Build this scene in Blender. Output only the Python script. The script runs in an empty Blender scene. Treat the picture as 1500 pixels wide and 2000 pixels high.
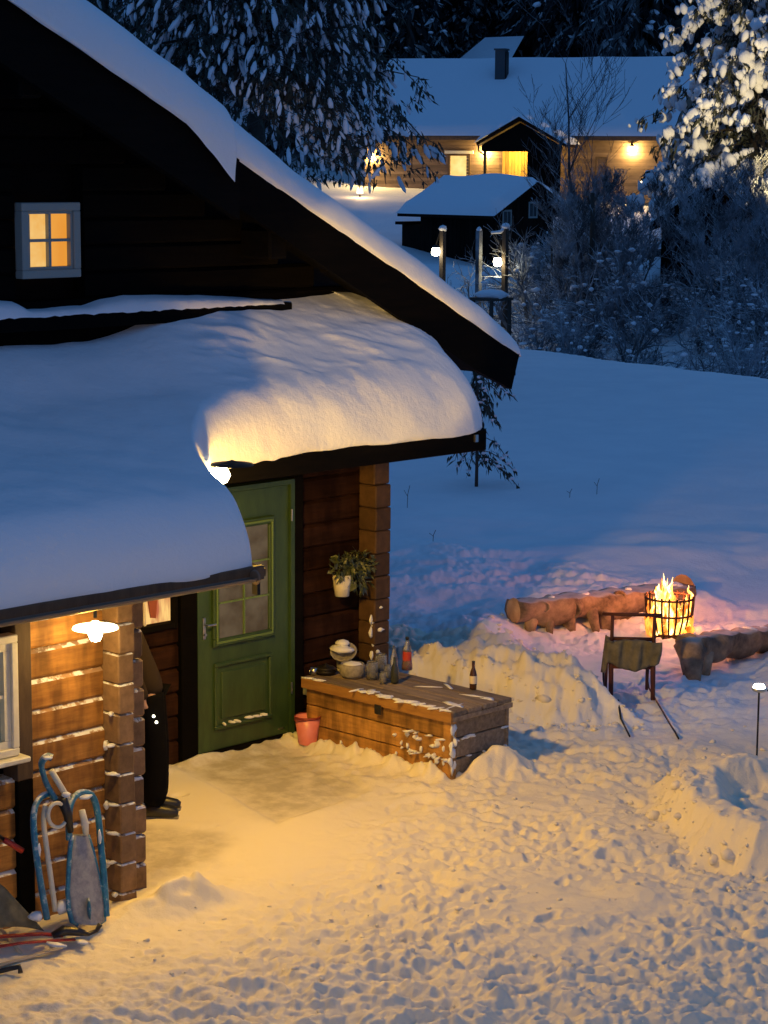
import bpy, math, random
import numpy as np
from mathutils import Vector, Matrix, Euler
random.seed(7); np.random.seed(7)
rng = np.random.default_rng(11)
D = bpy.data
SC = bpy.context.scene
COL = SC.collection

# ------------------------------------------------------------------ camera
FPX = 4280.0; CAMH = 4.8
PITCH = math.atan(680/FPX); ROLL = math.radians(.4); AZ = math.radians(44.1)
FWH = np.array([math.cos(AZ), math.sin(AZ), 0]); RTH = np.array([math.sin(AZ), -math.cos(AZ), 0]); UPW = np.array([0, 0, 1.])
CF = FWH*math.cos(PITCH)-UPW*math.sin(PITCH); CU = UPW*math.cos(PITCH)+FWH*math.sin(PITCH)
CR = RTH*math.cos(ROLL)+CU*math.sin(ROLL); CU2 = CU*math.cos(ROLL)-RTH*math.sin(ROLL)
cam = D.cameras.new('camera'); cam.sensor_fit = 'VERTICAL'; cam.sensor_height = 36; cam.sensor_width = 27
cam.lens = 36*FPX/2000; cam.clip_start = .3; cam.clip_end = 900
camo = D.objects.new('camera', cam); COL.objects.link(camo)
M4 = Matrix.Identity(4)
for i in range(3):
    M4[i][0] = CR[i]; M4[i][1] = CU2[i]; M4[i][2] = -CF[i]
M4[2][3] = CAMH
camo.matrix_world = M4
SC.camera = camo

# ------------------------------------------------------------------ world: blue dusk sky
W = D.worlds.new('World'); SC.world = W; W.use_nodes = True
nt = W.node_tree; bgn = nt.nodes['Background']
sky = nt.nodes.new('ShaderNodeTexSky'); sky.sky_type = 'NISHITA'; sky.sun_disc = False
sky.sun_elevation = math.radians(-3.5); sky.sun_rotation = math.radians(200); sky.altitude = 300
sky.air_density = 1.0; sky.dust_density = .3; sky.ozone_density = 3.0
mixw = nt.nodes.new('ShaderNodeMix'); mixw.data_type = 'RGBA'; mixw.inputs[0].default_value = .92
mixw.inputs[7].default_value = (.135, .45, 1.12, 1)      # cold blue-hour dome
mulw = nt.nodes.new('ShaderNodeVectorMath'); mulw.operation = 'SCALE'; mulw.inputs[3].default_value = 12.0
nt.links.new(sky.outputs[0], mulw.inputs[0]); nt.links.new(mulw.outputs[0], mixw.inputs[6])
nt.links.new(mixw.outputs[2], bgn.inputs['Color'])
bgn.inputs['Strength'].default_value = .305

# the sun has set: only a faint glow of the last light remains
sl = D.lights.new('dusk_glow', 'SUN'); sl.energy = .05; sl.angle = math.radians(25); sl.color = (.55, .7, 1)
slo = D.objects.new('dusk_glow', sl); COL.objects.link(slo)
slo.rotation_euler = (math.radians(62), 0, math.radians(95))

SC.view_settings.view_transform = 'Standard'; SC.view_settings.look = 'None'
SC.view_settings.exposure = 0.0; SC.view_settings.gamma = 1.0
SC.view_settings.use_curve_mapping = False
SC.cycles.max_bounces = 5; SC.cycles.diffuse_bounces = 3; SC.cycles.transparent_max_bounces = 6
SC.cycles.sample_clamp_indirect = 3.0
SC.cycles.use_denoising = True
WARM = (1, .53, .05)

def lamp_light(name, loc, power, color=WARM, radius=.05, linear=False, parent=None):
    l = D.lights.new(name, 'POINT'); l.energy = power; l.color = color; l.shadow_soft_size = radius
    if linear:
        l.use_nodes = True; t = l.node_tree
        em = next(n for n in t.nodes if n.type == 'EMISSION')
        fo = t.nodes.new('ShaderNodeLightFalloff'); fo.inputs['Strength'].default_value = 1.0
        fo.inputs['Smooth'].default_value = 0.0
        t.links.new(fo.outputs['Linear'], em.inputs['Strength'])
    o = D.objects.new(name, l); COL.objects.link(o); o.location = loc
    if parent: o.parent = parent
    return o

# ------------------------------------------------------------------ projection helper (pixels of the 1500x2000 photo)
def ray(x, y):
    d = CF*FPX+CR*(x-750)-CU2*(y-1000); return d/np.linalg.norm(d)
def atd(x, y, dep):
    d = ray(x, y); return np.array([0, 0, CAMH])+d*(dep/(d@CF))
def al(a, l):   # along the view azimuth, lateral to the right
    p = FWH*a+RTH*l; return p[0], p[1]

# ------------------------------------------------------------------ noise
_lat = rng.random((256, 256))
def vnoise(x, y, s=1.0, k=0):
    x = np.asarray(x, float)/s+k*17.3; y = np.asarray(y, float)/s+k*9.7
    xi = np.floor(x).astype(int); yi = np.floor(y).astype(int); fx = x-xi; fy = y-yi
    fx = fx*fx*(3-2*fx); fy = fy*fy*(3-2*fy)
    a = _lat[xi & 255, yi & 255]; b = _lat[(xi+1) & 255, yi & 255]; c = _lat[xi & 255, (yi+1) & 255]; d = _lat[(xi+1) & 255, (yi+1) & 255]
    return (a*(1-fx)+b*fx)*(1-fy)+(c*(1-fx)+d*fx)*fy-.5
def fbm(x, y, s, o=4, k=0):
    r = 0; a = 1.0
    for i in range(o):
        r = r+a*vnoise(x, y, s, k+i*3); s *= .5; a *= .5
    return r
def sstep(a, b, x):
    t = np.clip((x-a)/(b-a), 0, 1); return t*t*(3-2*t)
def sdpoly(x, y, P):    # positive inside
    P = np.array(P, float); n = len(P); dm = np.full(np.shape(x), 1e9); ins = np.zeros(np.shape(x), bool)
    for i in range(n):
        ax, ay = P[i]; bx, by = P[(i+1) % n]; ex, ey = bx-ax, by-ay
        t = np.clip(((x-ax)*ex+(y-ay)*ey)/(ex*ex+ey*ey+1e-12), 0, 1)
        dm = np.minimum(dm, np.hypot(x-ax-t*ex, y-ay-t*ey))
        c = ((ay > y) != (by > y)) & (x < (bx-ax)*(y-ay)/(by-ay+1e-12)+ax)
        ins ^= c
    return np.where(ins, dm, -dm)

# ------------------------------------------------------------------ materials
MATS = {}
def nodes_mat(name, base=(.5, .5, .5), rough=.6, metal=0, emis=None, estr=0, trans=0, sss=0, spec=None, alpha=1):
    m = D.materials.new(name); m.use_nodes = True; p = m.node_tree.nodes['Principled BSDF']
    p.inputs['Base Color'].default_value = (*base, 1); p.inputs['Roughness'].default_value = rough
    p.inputs['Metallic'].default_value = metal
    if emis: p.inputs['Emission Color'].default_value = (*emis, 1); p.inputs['Emission Strength'].default_value = estr
    if trans: p.inputs['Transmission Weight'].default_value = trans
    if spec is not None: p.inputs['Specular IOR Level'].default_value = spec
    if alpha < 1: p.inputs['Alpha'].default_value = alpha
    MATS[name] = m
    return m, m.node_tree, p
def N(t, ty, **k):
    n = t.nodes.new(ty)
    for a, b in k.items(): setattr(n, a, b)
    return n
def coord(t, kind='Object', scale=(1, 1, 1)):
    c = N(t, 'ShaderNodeTexCoord'); mp = N(t, 'ShaderNodeMapping'); mp.inputs['Scale'].default_value = scale
    t.links.new(c.outputs[kind], mp.inputs['Vector']); return mp.outputs[0]
def geo_pos(t, scale=(1, 1, 1)):
    c = N(t, 'ShaderNodeNewGeometry'); mp = N(t, 'ShaderNodeMapping'); mp.inputs['Scale'].default_value = scale
    t.links.new(c.outputs['Position'], mp.inputs['Vector']); return mp.outputs[0]
def noise(t, vec, scale, detail=4, rough=.55):
    n = N(t, 'ShaderNodeTexNoise'); n.inputs['Scale'].default_value = scale; n.inputs['Detail'].default_value = detail
    n.inputs['Roughness'].default_value = rough; t.links.new(vec, n.inputs['Vector']); return n.outputs['Fac']
def ramp(t, fac, stops):
    r = N(t, 'ShaderNodeValToRGB'); e = r.color_ramp.elements
    while len(e) < len(stops): e.new(.5)
    for i, (p, c) in enumerate(stops): e[i].position = p; e[i].color = (*c, 1)
    t.links.new(fac, r.inputs[0]); return r.outputs[0]
def bump(t, p, hs, strength=.3, dist=.02):
    b = N(t, 'ShaderNodeBump'); b.inputs['Strength'].default_value = strength; b.inputs['Distance'].default_value = dist
    t.links.new(hs, b.inputs['Height']); t.links.new(b.outputs[0], p.inputs['Normal']); return b
def upsnow(t, p, col, lo=.45, hi=.75, amount=1.0, nscale=9):
    """dusting of snow lying on the faces that look up"""
    g = N(t, 'ShaderNodeNewGeometry'); sx = N(t, 'ShaderNodeSeparateXYZ'); t.links.new(g.outputs['Normal'], sx.inputs[0])
    mr = N(t, 'ShaderNodeMapRange'); mr.inputs[1].default_value = lo; mr.inputs[2].default_value = hi; t.links.new(sx.outputs[2], mr.inputs[0])
    nn = noise(t, geo_pos(t), nscale, 3)
    m2 = N(t, 'ShaderNodeMapRange'); m2.inputs[1].default_value = .45; m2.inputs[2].default_value = .55
    m2.inputs[3].default_value = 1-amount if amount < 1 else .55; m2.inputs[4].default_value = 1.0; t.links.new(nn, m2.inputs[0])
    mu = N(t, 'ShaderNodeMath', operation='MULTIPLY'); t.links.new(mr.outputs[0], mu.inputs[0]); t.links.new(m2.outputs[0], mu.inputs[1])
    mx = N(t, 'ShaderNodeMix', data_type='RGBA'); t.links.new(mu.outputs[0], mx.inputs[0]); t.links.new(col, mx.inputs[6]); mx.inputs[7].default_value = (.8, .82, .85, 1)
    t.links.new(mx.outputs[2], p.inputs['Base Color'])

def mat_snow(name, b1=.5, d1=.012, s1=14, s2=60, tint=(.82, .84, .87)):
    m, t, p = nodes_mat(name, tint, .75, spec=.25)
    v = geo_pos(t); n1 = noise(t, v, s1, 5, .6); n2 = noise(t, v, s2, 3, .6)
    a = N(t, 'ShaderNodeMath', operation='MULTIPLY_ADD'); t.links.new(n2, a.inputs[0]); a.inputs[1].default_value = .35; t.links.new(n1, a.inputs[2])
    bump(t, p, a.outputs[0], b1, d1); return m
SNOW = mat_snow('snow')
SNOWR = mat_snow('snow_roof', .5, .012, 18, 90)
SNOWF = mat_snow('snow_far', .4, .05, 3, 12, (.78, .81, .86))
def mat_groundsnow():
    m, t, p = nodes_mat('snow_ground', (.8, .8, .8), .75, spec=.25)
    v = geo_pos(t); n1 = noise(t, v, 13, 6, .62); n2 = noise(t, v, 70, 4, .65); n3 = noise(t, v, 1.3, 4, .6)
    a = N(t, 'ShaderNodeMath', operation='MULTIPLY_ADD'); t.links.new(n2, a.inputs[0]); a.inputs[1].default_value = .35; t.links.new(n1, a.inputs[2])
    b = bump(t, p, a.outputs[0], .55, .016)
    # dirty snow at the door, and painted shade beside the annexe corner
    at = N(t, 'ShaderNodeAttribute', attribute_name='dirt_shade')
    mu = N(t, 'ShaderNodeMath', operation='MULTIPLY'); t.links.new(at.outputs['Fac'], mu.inputs[0]); 
    mr = N(t, 'ShaderNodeMapRange'); mr.inputs[1].default_value = .35; mr.inputs[2].default_value = .6; mr.inputs[3].default_value = .35; mr.inputs[4].default_value = 1
    t.links.new(noise(t, v, 5, 5, .65), mr.inputs[0]); t.links.new(mr.outputs[0], mu.inputs[1])
    mx = N(t, 'ShaderNodeMix', data_type='RGBA'); t.links.new(mu.outputs[0], mx.inputs[0])
    ymx = N(t, 'ShaderNodeMix', data_type='RGBA'); ya = N(t, 'ShaderNodeAttribute', attribute_name='lamp_tint'); t.links.new(ya.outputs['Fac'], ymx.inputs[0])
    c0 = ramp(t, n3, [(.35, (.78, .8, .83)), (.65, (.84, .85, .87))]); t.links.new(c0, ymx.inputs[6]); ymx.inputs[7].default_value = (.83, .765, .60, 1); t.links.new(ymx.outputs[2], mx.inputs[6]); mx.inputs[7].default_value = (.42, .375, .26, 1)  # warm lamplight colour put into the yard and bank snow
    t.links.new(mx.outputs[2], p.inputs['Base Color']); return m
GSNOW = mat_groundsnow()
YSNOW = mat_snow('snow_yard_crumbs', .4, .006, 30, 90, (.83, .77, .62))  # crumbs carry the same painted lamplight tint as the yard

def mat_wood(name, c1, c2, rough=.7, grain=(2, 30, 30), snow=None, bs=.4, streak=None):
    m, t, p = nodes_mat(name, c1, rough, spec=.3 if max(c1) > .05 else .03)
    v = coord(t, 'Object', grain); n1 = noise(t, v, 1.0, 6, .65)
    col = ramp(t, n1, [(.3, c2), (.7, c1)])
    if streak:
        vs = coord(t, 'Object', streak); n2 = noise(t, vs, 1.0, 3, .5)
        mx = N(t, 'ShaderNodeMix', data_type='RGBA', blend_type='MULTIPLY'); mx.inputs[0].default_value = .85
        t.links.new(col, mx.inputs[6]); t.links.new(ramp(t, n2, [(.35, (.45, .42, .4)), (.62, (1.15, 1.1, 1))]), mx.inputs[7]); col = mx.outputs[2]
    oi = N(t, 'ShaderNodeObjectInfo'); mr_ = N(t, 'ShaderNodeMapRange'); mr_.inputs[3].default_value = .72; mr_.inputs[4].default_value = 1.22; t.links.new(oi.outputs['Random'], mr_.inputs[0])
    sc_ = N(t, 'ShaderNodeVectorMath', operation='SCALE'); t.links.new(col, sc_.inputs[0]); t.links.new(mr_.outputs[0], sc_.inputs[3]); col = sc_.outputs[0]
    if snow: upsnow(t, p, col, *snow)
    else: t.links.new(col, p.inputs['Base Color'])
    bump(t, p, n1, bs, .006); return m
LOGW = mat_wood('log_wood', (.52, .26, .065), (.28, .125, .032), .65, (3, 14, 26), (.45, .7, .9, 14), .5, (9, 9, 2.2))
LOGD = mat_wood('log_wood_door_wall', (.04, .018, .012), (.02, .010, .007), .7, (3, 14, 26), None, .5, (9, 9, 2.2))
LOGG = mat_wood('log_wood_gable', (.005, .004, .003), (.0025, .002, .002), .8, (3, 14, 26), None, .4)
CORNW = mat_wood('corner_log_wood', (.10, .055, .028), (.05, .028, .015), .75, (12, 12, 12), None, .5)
ENDW = mat_wood('log_end_wood', (.26, .16, .085), (.14, .085, .045), .8, (12, 12, 12), (.45, .7, .9, 14), .5)
DARKW = mat_wood('dark_stained_wood', (.006, .005, .0045), (.003, .003, .0028), .7, (3, 20, 20))
TRIM = mat_wood('trim_board', (.13, .085, .05), (.07, .045, .03), .7, (14, 14, 3))
BENCHW = mat_wood('bench_wood', (.52, .29, .09), (.26, .14, .045), .65, (18, 3, 22), None, .5, (12, 12, 3))
LIDW = mat_wood('lid_wood', (.30, .235, .17), (.12, .09, .065), .75, (24, 3, 24), None, .5)
LIDW2 = mat_wood('lid_edge_wood', (.50, .27, .08), (.32, .15, .045), .65, (24, 3, 24), None, .4)
LOGB = mat_wood('weathered_log', (.44, .31, .20), (.06, .04, .028), .8, (5, 5, 5), (.8, 1.2, .3, 8), 1.0)
SPLIT = mat_wood('pale_split_wood', (.5, .34, .2), (.3, .18, .1), .8, (8, 8, 8))
GREEN, t_, p_ = nodes_mat('green_door_paint', (.045, .105, .03), .42)
t_.links.new(ramp(t_, noise(t_, geo_pos(t_, (9, 9, 2.5)), 1, 6, .7), [(.3, (.022, .05, .017)), (.7, (.046, .092, .030))]), p_.inputs['Base Color'])
GREENL, _, _ = nodes_mat('light_green_trim', (.12, .2, .06), .45)
METAL, _, _ = nodes_mat('brushed_metal', (.6, .6, .58), .3, 1)
BLACKM, _, _ = nodes_mat('black_metal', (.02, .018, .016), .55, .6)
RUSTM, t_, p_ = nodes_mat('rusty_fire_metal', (.06, .03, .02), .7, .5)
t_.links.new(ramp(t_, noise(t_, geo_pos(t_), 30, 4), [(.35, (.03, .018, .014)), (.7, (.13, .05, .025))]), p_.inputs['Base Color'])
WHITE, t_, p_ = nodes_mat('white_paint', (.78, .74, .60), .5)
t_.links.new(ramp(t_, noise(t_, geo_pos(t_), 14, 5), [(.3, (.70, .66, .52)), (.7, (.82, .78, .64))]), p_.inputs['Base Color'])
GREYP, _, _ = nodes_mat('grey_window_paint', (.26, .29, .27), .5)
PINK, t_, p_ = nodes_mat('pink_plastic', (.78, .25, .23), .35)
t_.links.new(ramp(t_, noise(t_, geo_pos(t_), 9, 3), [(.3, (.7, .2, .19)), (.7, (.82, .29, .26))]), p_.inputs['Base Color'])
PINKR, _, _ = nodes_mat('dark_red_plastic_rim', (.25, .04, .03), .4)
BLUE, t_, p_ = nodes_mat('blue_plastic', (.03, .2, .36), .35)
upsnow(t_, p_, ramp(t_, noise(t_, geo_pos(t_), 16, 5, .7), [(.4, (.02, .13, .25)), (.58, (.04, .22, .36)), (.66, (.5, .55, .58))]), .5, .9, .8, 20)
SEATG, t_, p_ = nodes_mat('frosted_grey_plastic', (.3, .31, .34), .6)
t_.links.new(ramp(t_, noise(t_, geo_pos(t_), 12, 5, .7), [(.35, (.2, .21, .25)), (.6, (.38, .38, .38))]), p_.inputs['Base Color'])
RED, _, _ = nodes_mat('red_plastic', (.42, .035, .02), .4)
BLACK, _, _ = nodes_mat('black_plastic', (.015, .015, .017), .4)
ROPE, _, _ = nodes_mat('pale_rope', (.55, .47, .34), .9)
CLOTH, t_, p_ = nodes_mat('black_cloth', (.006, .006, .007), .95, spec=.02)
bump(t_, p_, noise(t_, geo_pos(t_), 120, 3), .3, .003)
JACK, _, _ = nodes_mat('dark_jacket_cloth', (.035, .026, .02), .95, spec=.05)
SKIN, _, _ = nodes_mat('skin', (.5, .3, .22), .5)
HAIRM, _, _ = nodes_mat('brown_hair', (.05, .03, .02), .7)
SOLE, _, _ = nodes_mat('grey_shoe_sole', (.18, .17, .16), .6)
OLIVE, t_, p_ = nodes_mat('olive_blanket', (.13, .12, .075), .95)
t_.links.new(ramp(t_, noise(t_, geo_pos(t_), 12, 5), [(.3, (.09, .085, .055)), (.7, (.19, .17, .11))]), p_.inputs['Base Color'])
bump(t_, p_, noise(t_, geo_pos(t_), 90, 4), .5, .004)
SHEEP, _, _ = nodes_mat('pale_fleece', (.6, .5, .4), .95)
STONE, t_, p_ = nodes_mat('grey_stoneware', (.3, .28, .25), .85)
t_.links.new(ramp(t_, noise(t_, geo_pos(t_), 30, 5), [(.3, (.2, .185, .165)), (.7, (.36, .34, .3))]), p_.inputs['Base Color'])
GLASS, _, _ = nodes_mat('clear_glass', (.92, .95, .93), .04, trans=.9)
GLASSD, _, _ = nodes_mat('dark_bottle_glass', (.03, .035, .03), .08, spec=.7)
GLASSB, _, _ = nodes_mat('brown_bottle_glass', (.06, .025, .01), .1, spec=.6)
LABELW, _, _ = nodes_mat('cream_label', (.7, .62, .48), .7)
LABELR, _, _ = nodes_mat('red_label', (.5, .05, .03), .6)
CANDLE, _, _ = nodes_mat('candle_wax', (.7, .6, .45), .5)
LEAF, t_, p_ = nodes_mat('dark_leaf', (.06, .09, .035), .5)
t_.links.new(ramp(t_, noise(t_, geo_pos(t_), 26, 2), [(.35, (.035, .05, .02)), (.6, (.1, .12, .06)), (.7, (.3, .3, .22))]), p_.inputs['Base Color'])
NEEDLE, t_, p_ = nodes_mat('spruce_needles', (.02, .03, .018), .8)
t_.links.new(ramp(t_, noise(t_, geo_pos(t_), 2.5, 3), [(.3, (.016, .02, .015)), (.7, (.04, .048, .03))]), p_.inputs['Base Color'])
NEEDLEF, t_, p_ = nodes_mat('far_forest_needles', (.012, .018, .018), .9)
upsnow(t_, p_, ramp(t_, noise(t_, geo_pos(t_), .8, 3), [(.3, (.008, .012, .013)), (.7, (.024, .03, .032))]), .35, 1.0, .3, .9)
BARK, _, _ = nodes_mat('bark', (.05, .04, .032), .9)
GUTB, _, _ = nodes_mat('brown_painted_gutter', (.17, .12, .08), .4)
PORCHB = mat_wood('yellow_porch_board', (.62, .42, .14), (.5, .3, .09), .7, (9, 9, 2))
FROST, t_, p_ = nodes_mat('frosted_twig', (.3, .33, .38), .8)
upsnow(t_, p_, ramp(t_, noise(t_, geo_pos(t_), 1.1, 4), [(.40, (.05, .053, .058)), (.60, (.27, .30, .34))]), .15, .9, .65, 1.6)
FROSTD, t_, p_ = nodes_mat('dark_twig', (.05, .05, .055), .85)
upsnow(t_, p_, ramp(t_, noise(t_, geo_pos(t_), 3, 3), [(.4, (.03, .03, .034)), (.65, (.09, .095, .11))]), .35, 1.0, .6, 3)
PINELIMB, t_, p_ = nodes_mat('snowy_limb_bark', (.1, .09, .08), .9)
upsnow(t_, p_, ramp(t_, noise(t_, geo_pos(t_), 4, 3), [(.4, (.05, .045, .04)), (.65, (.12, .11, .1))]), -.25, .35, .9, 3)
FARWALL = mat_wood('tan_house_cladding', (.26, .18, .12), (.18, .12, .08), .8, (1.2, 1.2, 9), None, .4)
FARDARK = mat_wood('dark_shed_cladding', (.02, .012, .009), (.011, .007, .006), .8, (6, 6, 2))
SLATE, _, _ = nodes_mat('chimney_metal', (.05, .06, .07), .5, .3)
CARP, _, _ = nodes_mat('dark_car_paint', (.02, .022, .026), .35, .3)
CARG, _, _ = nodes_mat('car_glass', (.01, .012, .016), .1)
RUBBER, _, _ = nodes_mat('rubber', (.015, .015, .015), .9)
def emat(name, col, s, vary=None):
    m, t, p = nodes_mat(name, (.02, .015, .01), .5, emis=col, estr=s)
    if vary:
        sc, c2, sca = vary
        n = noise(t, coord(t, 'Object', sca), sc, 3)
        t.links.new(ramp(t, n, [(.35, c2), (.62, col)]), p.inputs['Emission Color'])
    return m
WINLIT = emat('lit_window_amber', (.95, .50, .10), .85, (2.2, (.85, .34, .035), (1.5, 1, 1)))
WINLIT2 = emat('lit_window_kitchen', (1.0, .62, .2), 1.0, (3, (.5, .12, .05), (5, 5, 1)))
FARWIN = emat('far_lit_window', (1.0, .70, .26), 1.3, (1.2, (.9, .5, .12), (1, 1, 1)))
FARPORCH = emat('far_lit_porch', (1.0, .6, .12), 1.1, (1.0, (.7, .33, .04), (2.5, 2.5, .4)))
CURTAIN, _, _ = nodes_mat('brown_curtain', (.3, .08, .05), .8)
BULB = emat('warm_bulb', (1, .86, .5), 40)
BULBC = emat('cool_white_bulb', (1, .96, .72), 30)
OPAL = emat('glowing_opal_glass', (1, .80, .42), 7)
FLAME = emat('flame', (1, .72, .2), 5)
FLAME2 = emat('flame_outer', (1, .30, .04), 2.4)
for fm, stops in ((FLAME, [(.34, (1, .22, .02)), (.5, (1, .50, .07)), (.64, (1, .82, .35))]), (FLAME2, [(.35, (.6, .06, .0)), (.6, (1, .33, .04))])):
    t_ = fm.node_tree; p_ = t_.nodes['Principled BSDF']; t_.links.new(ramp(t_, noise(t_, geo_pos(t_, (1, 1, .45)), 16, 3), stops), p_.inputs['Emission Color'])
    lw = N(t_, 'ShaderNodeLayerWeight'); lw.inputs[0].default_value = .5; mr_ = N(t_, 'ShaderNodeMapRange'); mr_.inputs[1].default_value = .35; mr_.inputs[2].default_value = .95; mr_.inputs[3].default_value = 1; mr_.inputs[4].default_value = 0
    t_.links.new(lw.outputs['Facing'], mr_.inputs[0]); t_.links.new(mr_.outputs[0], p_.inputs['Alpha'])
EMBER = emat('embers', (1, .25, .03), 2.0, (40, (.05, .01, .0), (1, 1, 1)))

# ------------------------------------------------------------------ mesh tools
class MB:
    def __init__(s): s.v = []; s.f = []; s.n = 0
    def add(s, V, F):
        s.v.append(np.asarray(V, float).reshape(-1, 3)); s.f += [tuple(int(i)+s.n for i in f) for f in F]; s.n += len(s.v[-1]); return s
    def box(s, x0, x1, y0, y1, z0, z1, M=None, bev=0):
        if bev:
            b = min(bev, (x1-x0)/2.1, (y1-y0)/2.1, (z1-z0)/2.1)
            V = []
            for z, i in ((z0, b), (z0+b, 0), (z1-b, 0), (z1, b)):
                V += [(x0+i+b*(i == 0), y0+i, z), (x1-i-b*(i == 0), y0+i, z), (x1-i, y0+i+b*(i == 0), z), (x1-i, y1-i-b*(i == 0), z),
                      (x1-i-b*(i == 0), y1-i, z), (x0+i+b*(i == 0), y1-i, z), (x0+i, y1-i-b*(i == 0), z), (x0+i, y0+i+b*(i == 0), z)]
            F = [tuple(range(7, -1, -1)), tuple(range(24, 32))]
            for r in range(3):
                for k in range(8): F.append((r*8+k, r*8+(k+1) % 8, r*8+8+(k+1) % 8, r*8+8+k))
            V = np.array(V, float)
        else:
            V = np.array([(x, y, z) for z in (z0, z1) for x, y in ((x0, y0), (x1, y0), (x1, y1), (x0, y1))], float)
            F = [(3, 2, 1, 0), (4, 5, 6, 7), (0, 1, 5, 4), (1, 2, 6, 5), (2, 3, 7, 6), (3, 0, 4, 7)]
        if M is not None: V = (np.array(M)[:3, :3]@V.T).T+np.array(M)[:3, 3]
        return s.add(V, F)
    def tube(s, pts, rad, seg=8, cap=True, flat=1.0):
        pts = np.array(pts, float); n = len(pts)
        rad = np.broadcast_to(np.array(rad, float), (n,)); V = []
        T = np.gradient(pts, axis=0); T /= np.linalg.norm(T, axis=1)[:, None]+1e-9
        ref = np.array([0, 0, 1.]) if abs(T[0][2]) < .9 else np.array([1., 0, 0])
        A = np.cross(T[0], ref); A /= np.linalg.norm(A)
        for i in range(n):
            A = A-T[i]*(A@T[i]); A /= np.linalg.norm(A)+1e-9; B = np.cross(T[i], A)
            for k in range(seg):
                a = 2*math.pi*k/seg; V.append(pts[i]+rad[i]*(A*math.cos(a)+B*math.sin(a)*flat))
        F = [(i*seg+k, i*seg+(k+1) % seg, (i+1)*seg+(k+1) % seg, (i+1)*seg+k) for i in range(n-1) for k in range(seg)]
        if cap: F += [tuple(range(seg-1, -1, -1)), tuple(range((n-1)*seg, n*seg))]
        return s.add(V, F)
    def lathe(s, prof, c=(0, 0, 0), seg=20, M=None, close=True):
        V = []; 
        for r, z in prof:
            for k in range(seg):
                a = 2*math.pi*k/seg; V.append((r*math.cos(a), r*math.sin(a), z))
        V = np.array(V, float); n = len(prof)
        F = [(i*seg+k, i*seg+(k+1) % seg, (i+1)*seg+(k+1) % seg, (i+1)*seg+k) for i in range(n-1) for k in range(seg)]
        if close: F += [tuple(range(seg-1, -1, -1)), tuple(range((n-1)*seg, n*seg))]
        if M is not None: V = (np.array(M)[:3, :3]@V.T).T+np.array(M)[:3, 3]
        return s.add(V+np.array(c), F)
    def prism(s, poly, axis, a0, a1):   # poly in the two other axes
        n = len(poly); V = []
        for a in (a0, a1):
            for p, q in poly:
                V.append({'x': (a, p, q), 'y': (p, a, q), 'z': (p, q, a)}[axis])
        F = [tuple(range(n-1, -1, -1)), tuple(range(n, 2*n))]+[(k, (k+1) % n, n+(k+1) % n, n+k) for k in range(n)]
        return s.add(V, F)
    def build(s, name, mat, parent=None, smooth=False, loc=None):
        me = D.meshes.new(name); V = np.concatenate(s.v) if s.v else np.zeros((0, 3))
        if loc is not None: V = V-np.array(loc)
        me.from_pydata(V.tolist(), [], s.f); me.materials.append(MATS[mat] if isinstance(mat, str) else mat)
        if smooth: me.polygons.foreach_set('use_smooth', [True]*len(me.polygons))
        me.update()
        o = D.objects.new(name, me); COL.objects.link(o)
        if loc is not None: o.location = loc
        if parent: o.parent = parent
        return o
def fixn(o):
    import bmesh
    bm = bmesh.new(); bm.from_mesh(o.data); bmesh.ops.recalc_face_normals(bm, faces=bm.faces); bm.to_mesh(o.data); bm.free(); return o
def tri_mesh(name, V, F, mat, parent=None, smooth=False):
    """fast path: V (n,3), F (m,k) arrays"""
    me = D.meshes.new(name); V = np.asarray(V, np.float32); F = np.asarray(F, np.int32); k = F.shape[1]
    me.vertices.add(len(V)); me.vertices.foreach_set('co', V.ravel())
    me.loops.add(F.size); me.loops.foreach_set('vertex_index', F.ravel())
    me.polygons.add(len(F)); me.polygons.foreach_set('loop_start', np.arange(0, F.size, k, dtype=np.int32))
    me.polygons.foreach_set('use_smooth', np.full(len(F), smooth))
    me.update(calc_edges=True); me.validate(); me.materials.append(mat)
    o = D.objects.new(name, me); COL.objects.link(o)
    if parent: o.parent = parent
    return o
def tag(o, label=None, cat=None, group=None, kind=None):
    if label: o['label'] = label
    if cat: o['category'] = cat
    if group: o['group'] = group
    if kind: o['kind'] = kind
    return o
def thing(name, loc, label, cat, group=None, rz=0):
    o = D.objects.new(name, None); COL.objects.link(o); o.location = loc; o.rotation_euler = (0, 0, rz); o.empty_display_size = .2
    return tag(o, label, cat, group)
def sub(name, parent):
    o = D.objects.new(name, None); COL.objects.link(o); o.parent = parent; return o
def copy_tree(o, parent=None):
    c = o.copy(); COL.objects.link(c)
    if parent: c.parent = parent
    for ch in list(o.children): copy_tree(ch, c)
    return c

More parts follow.
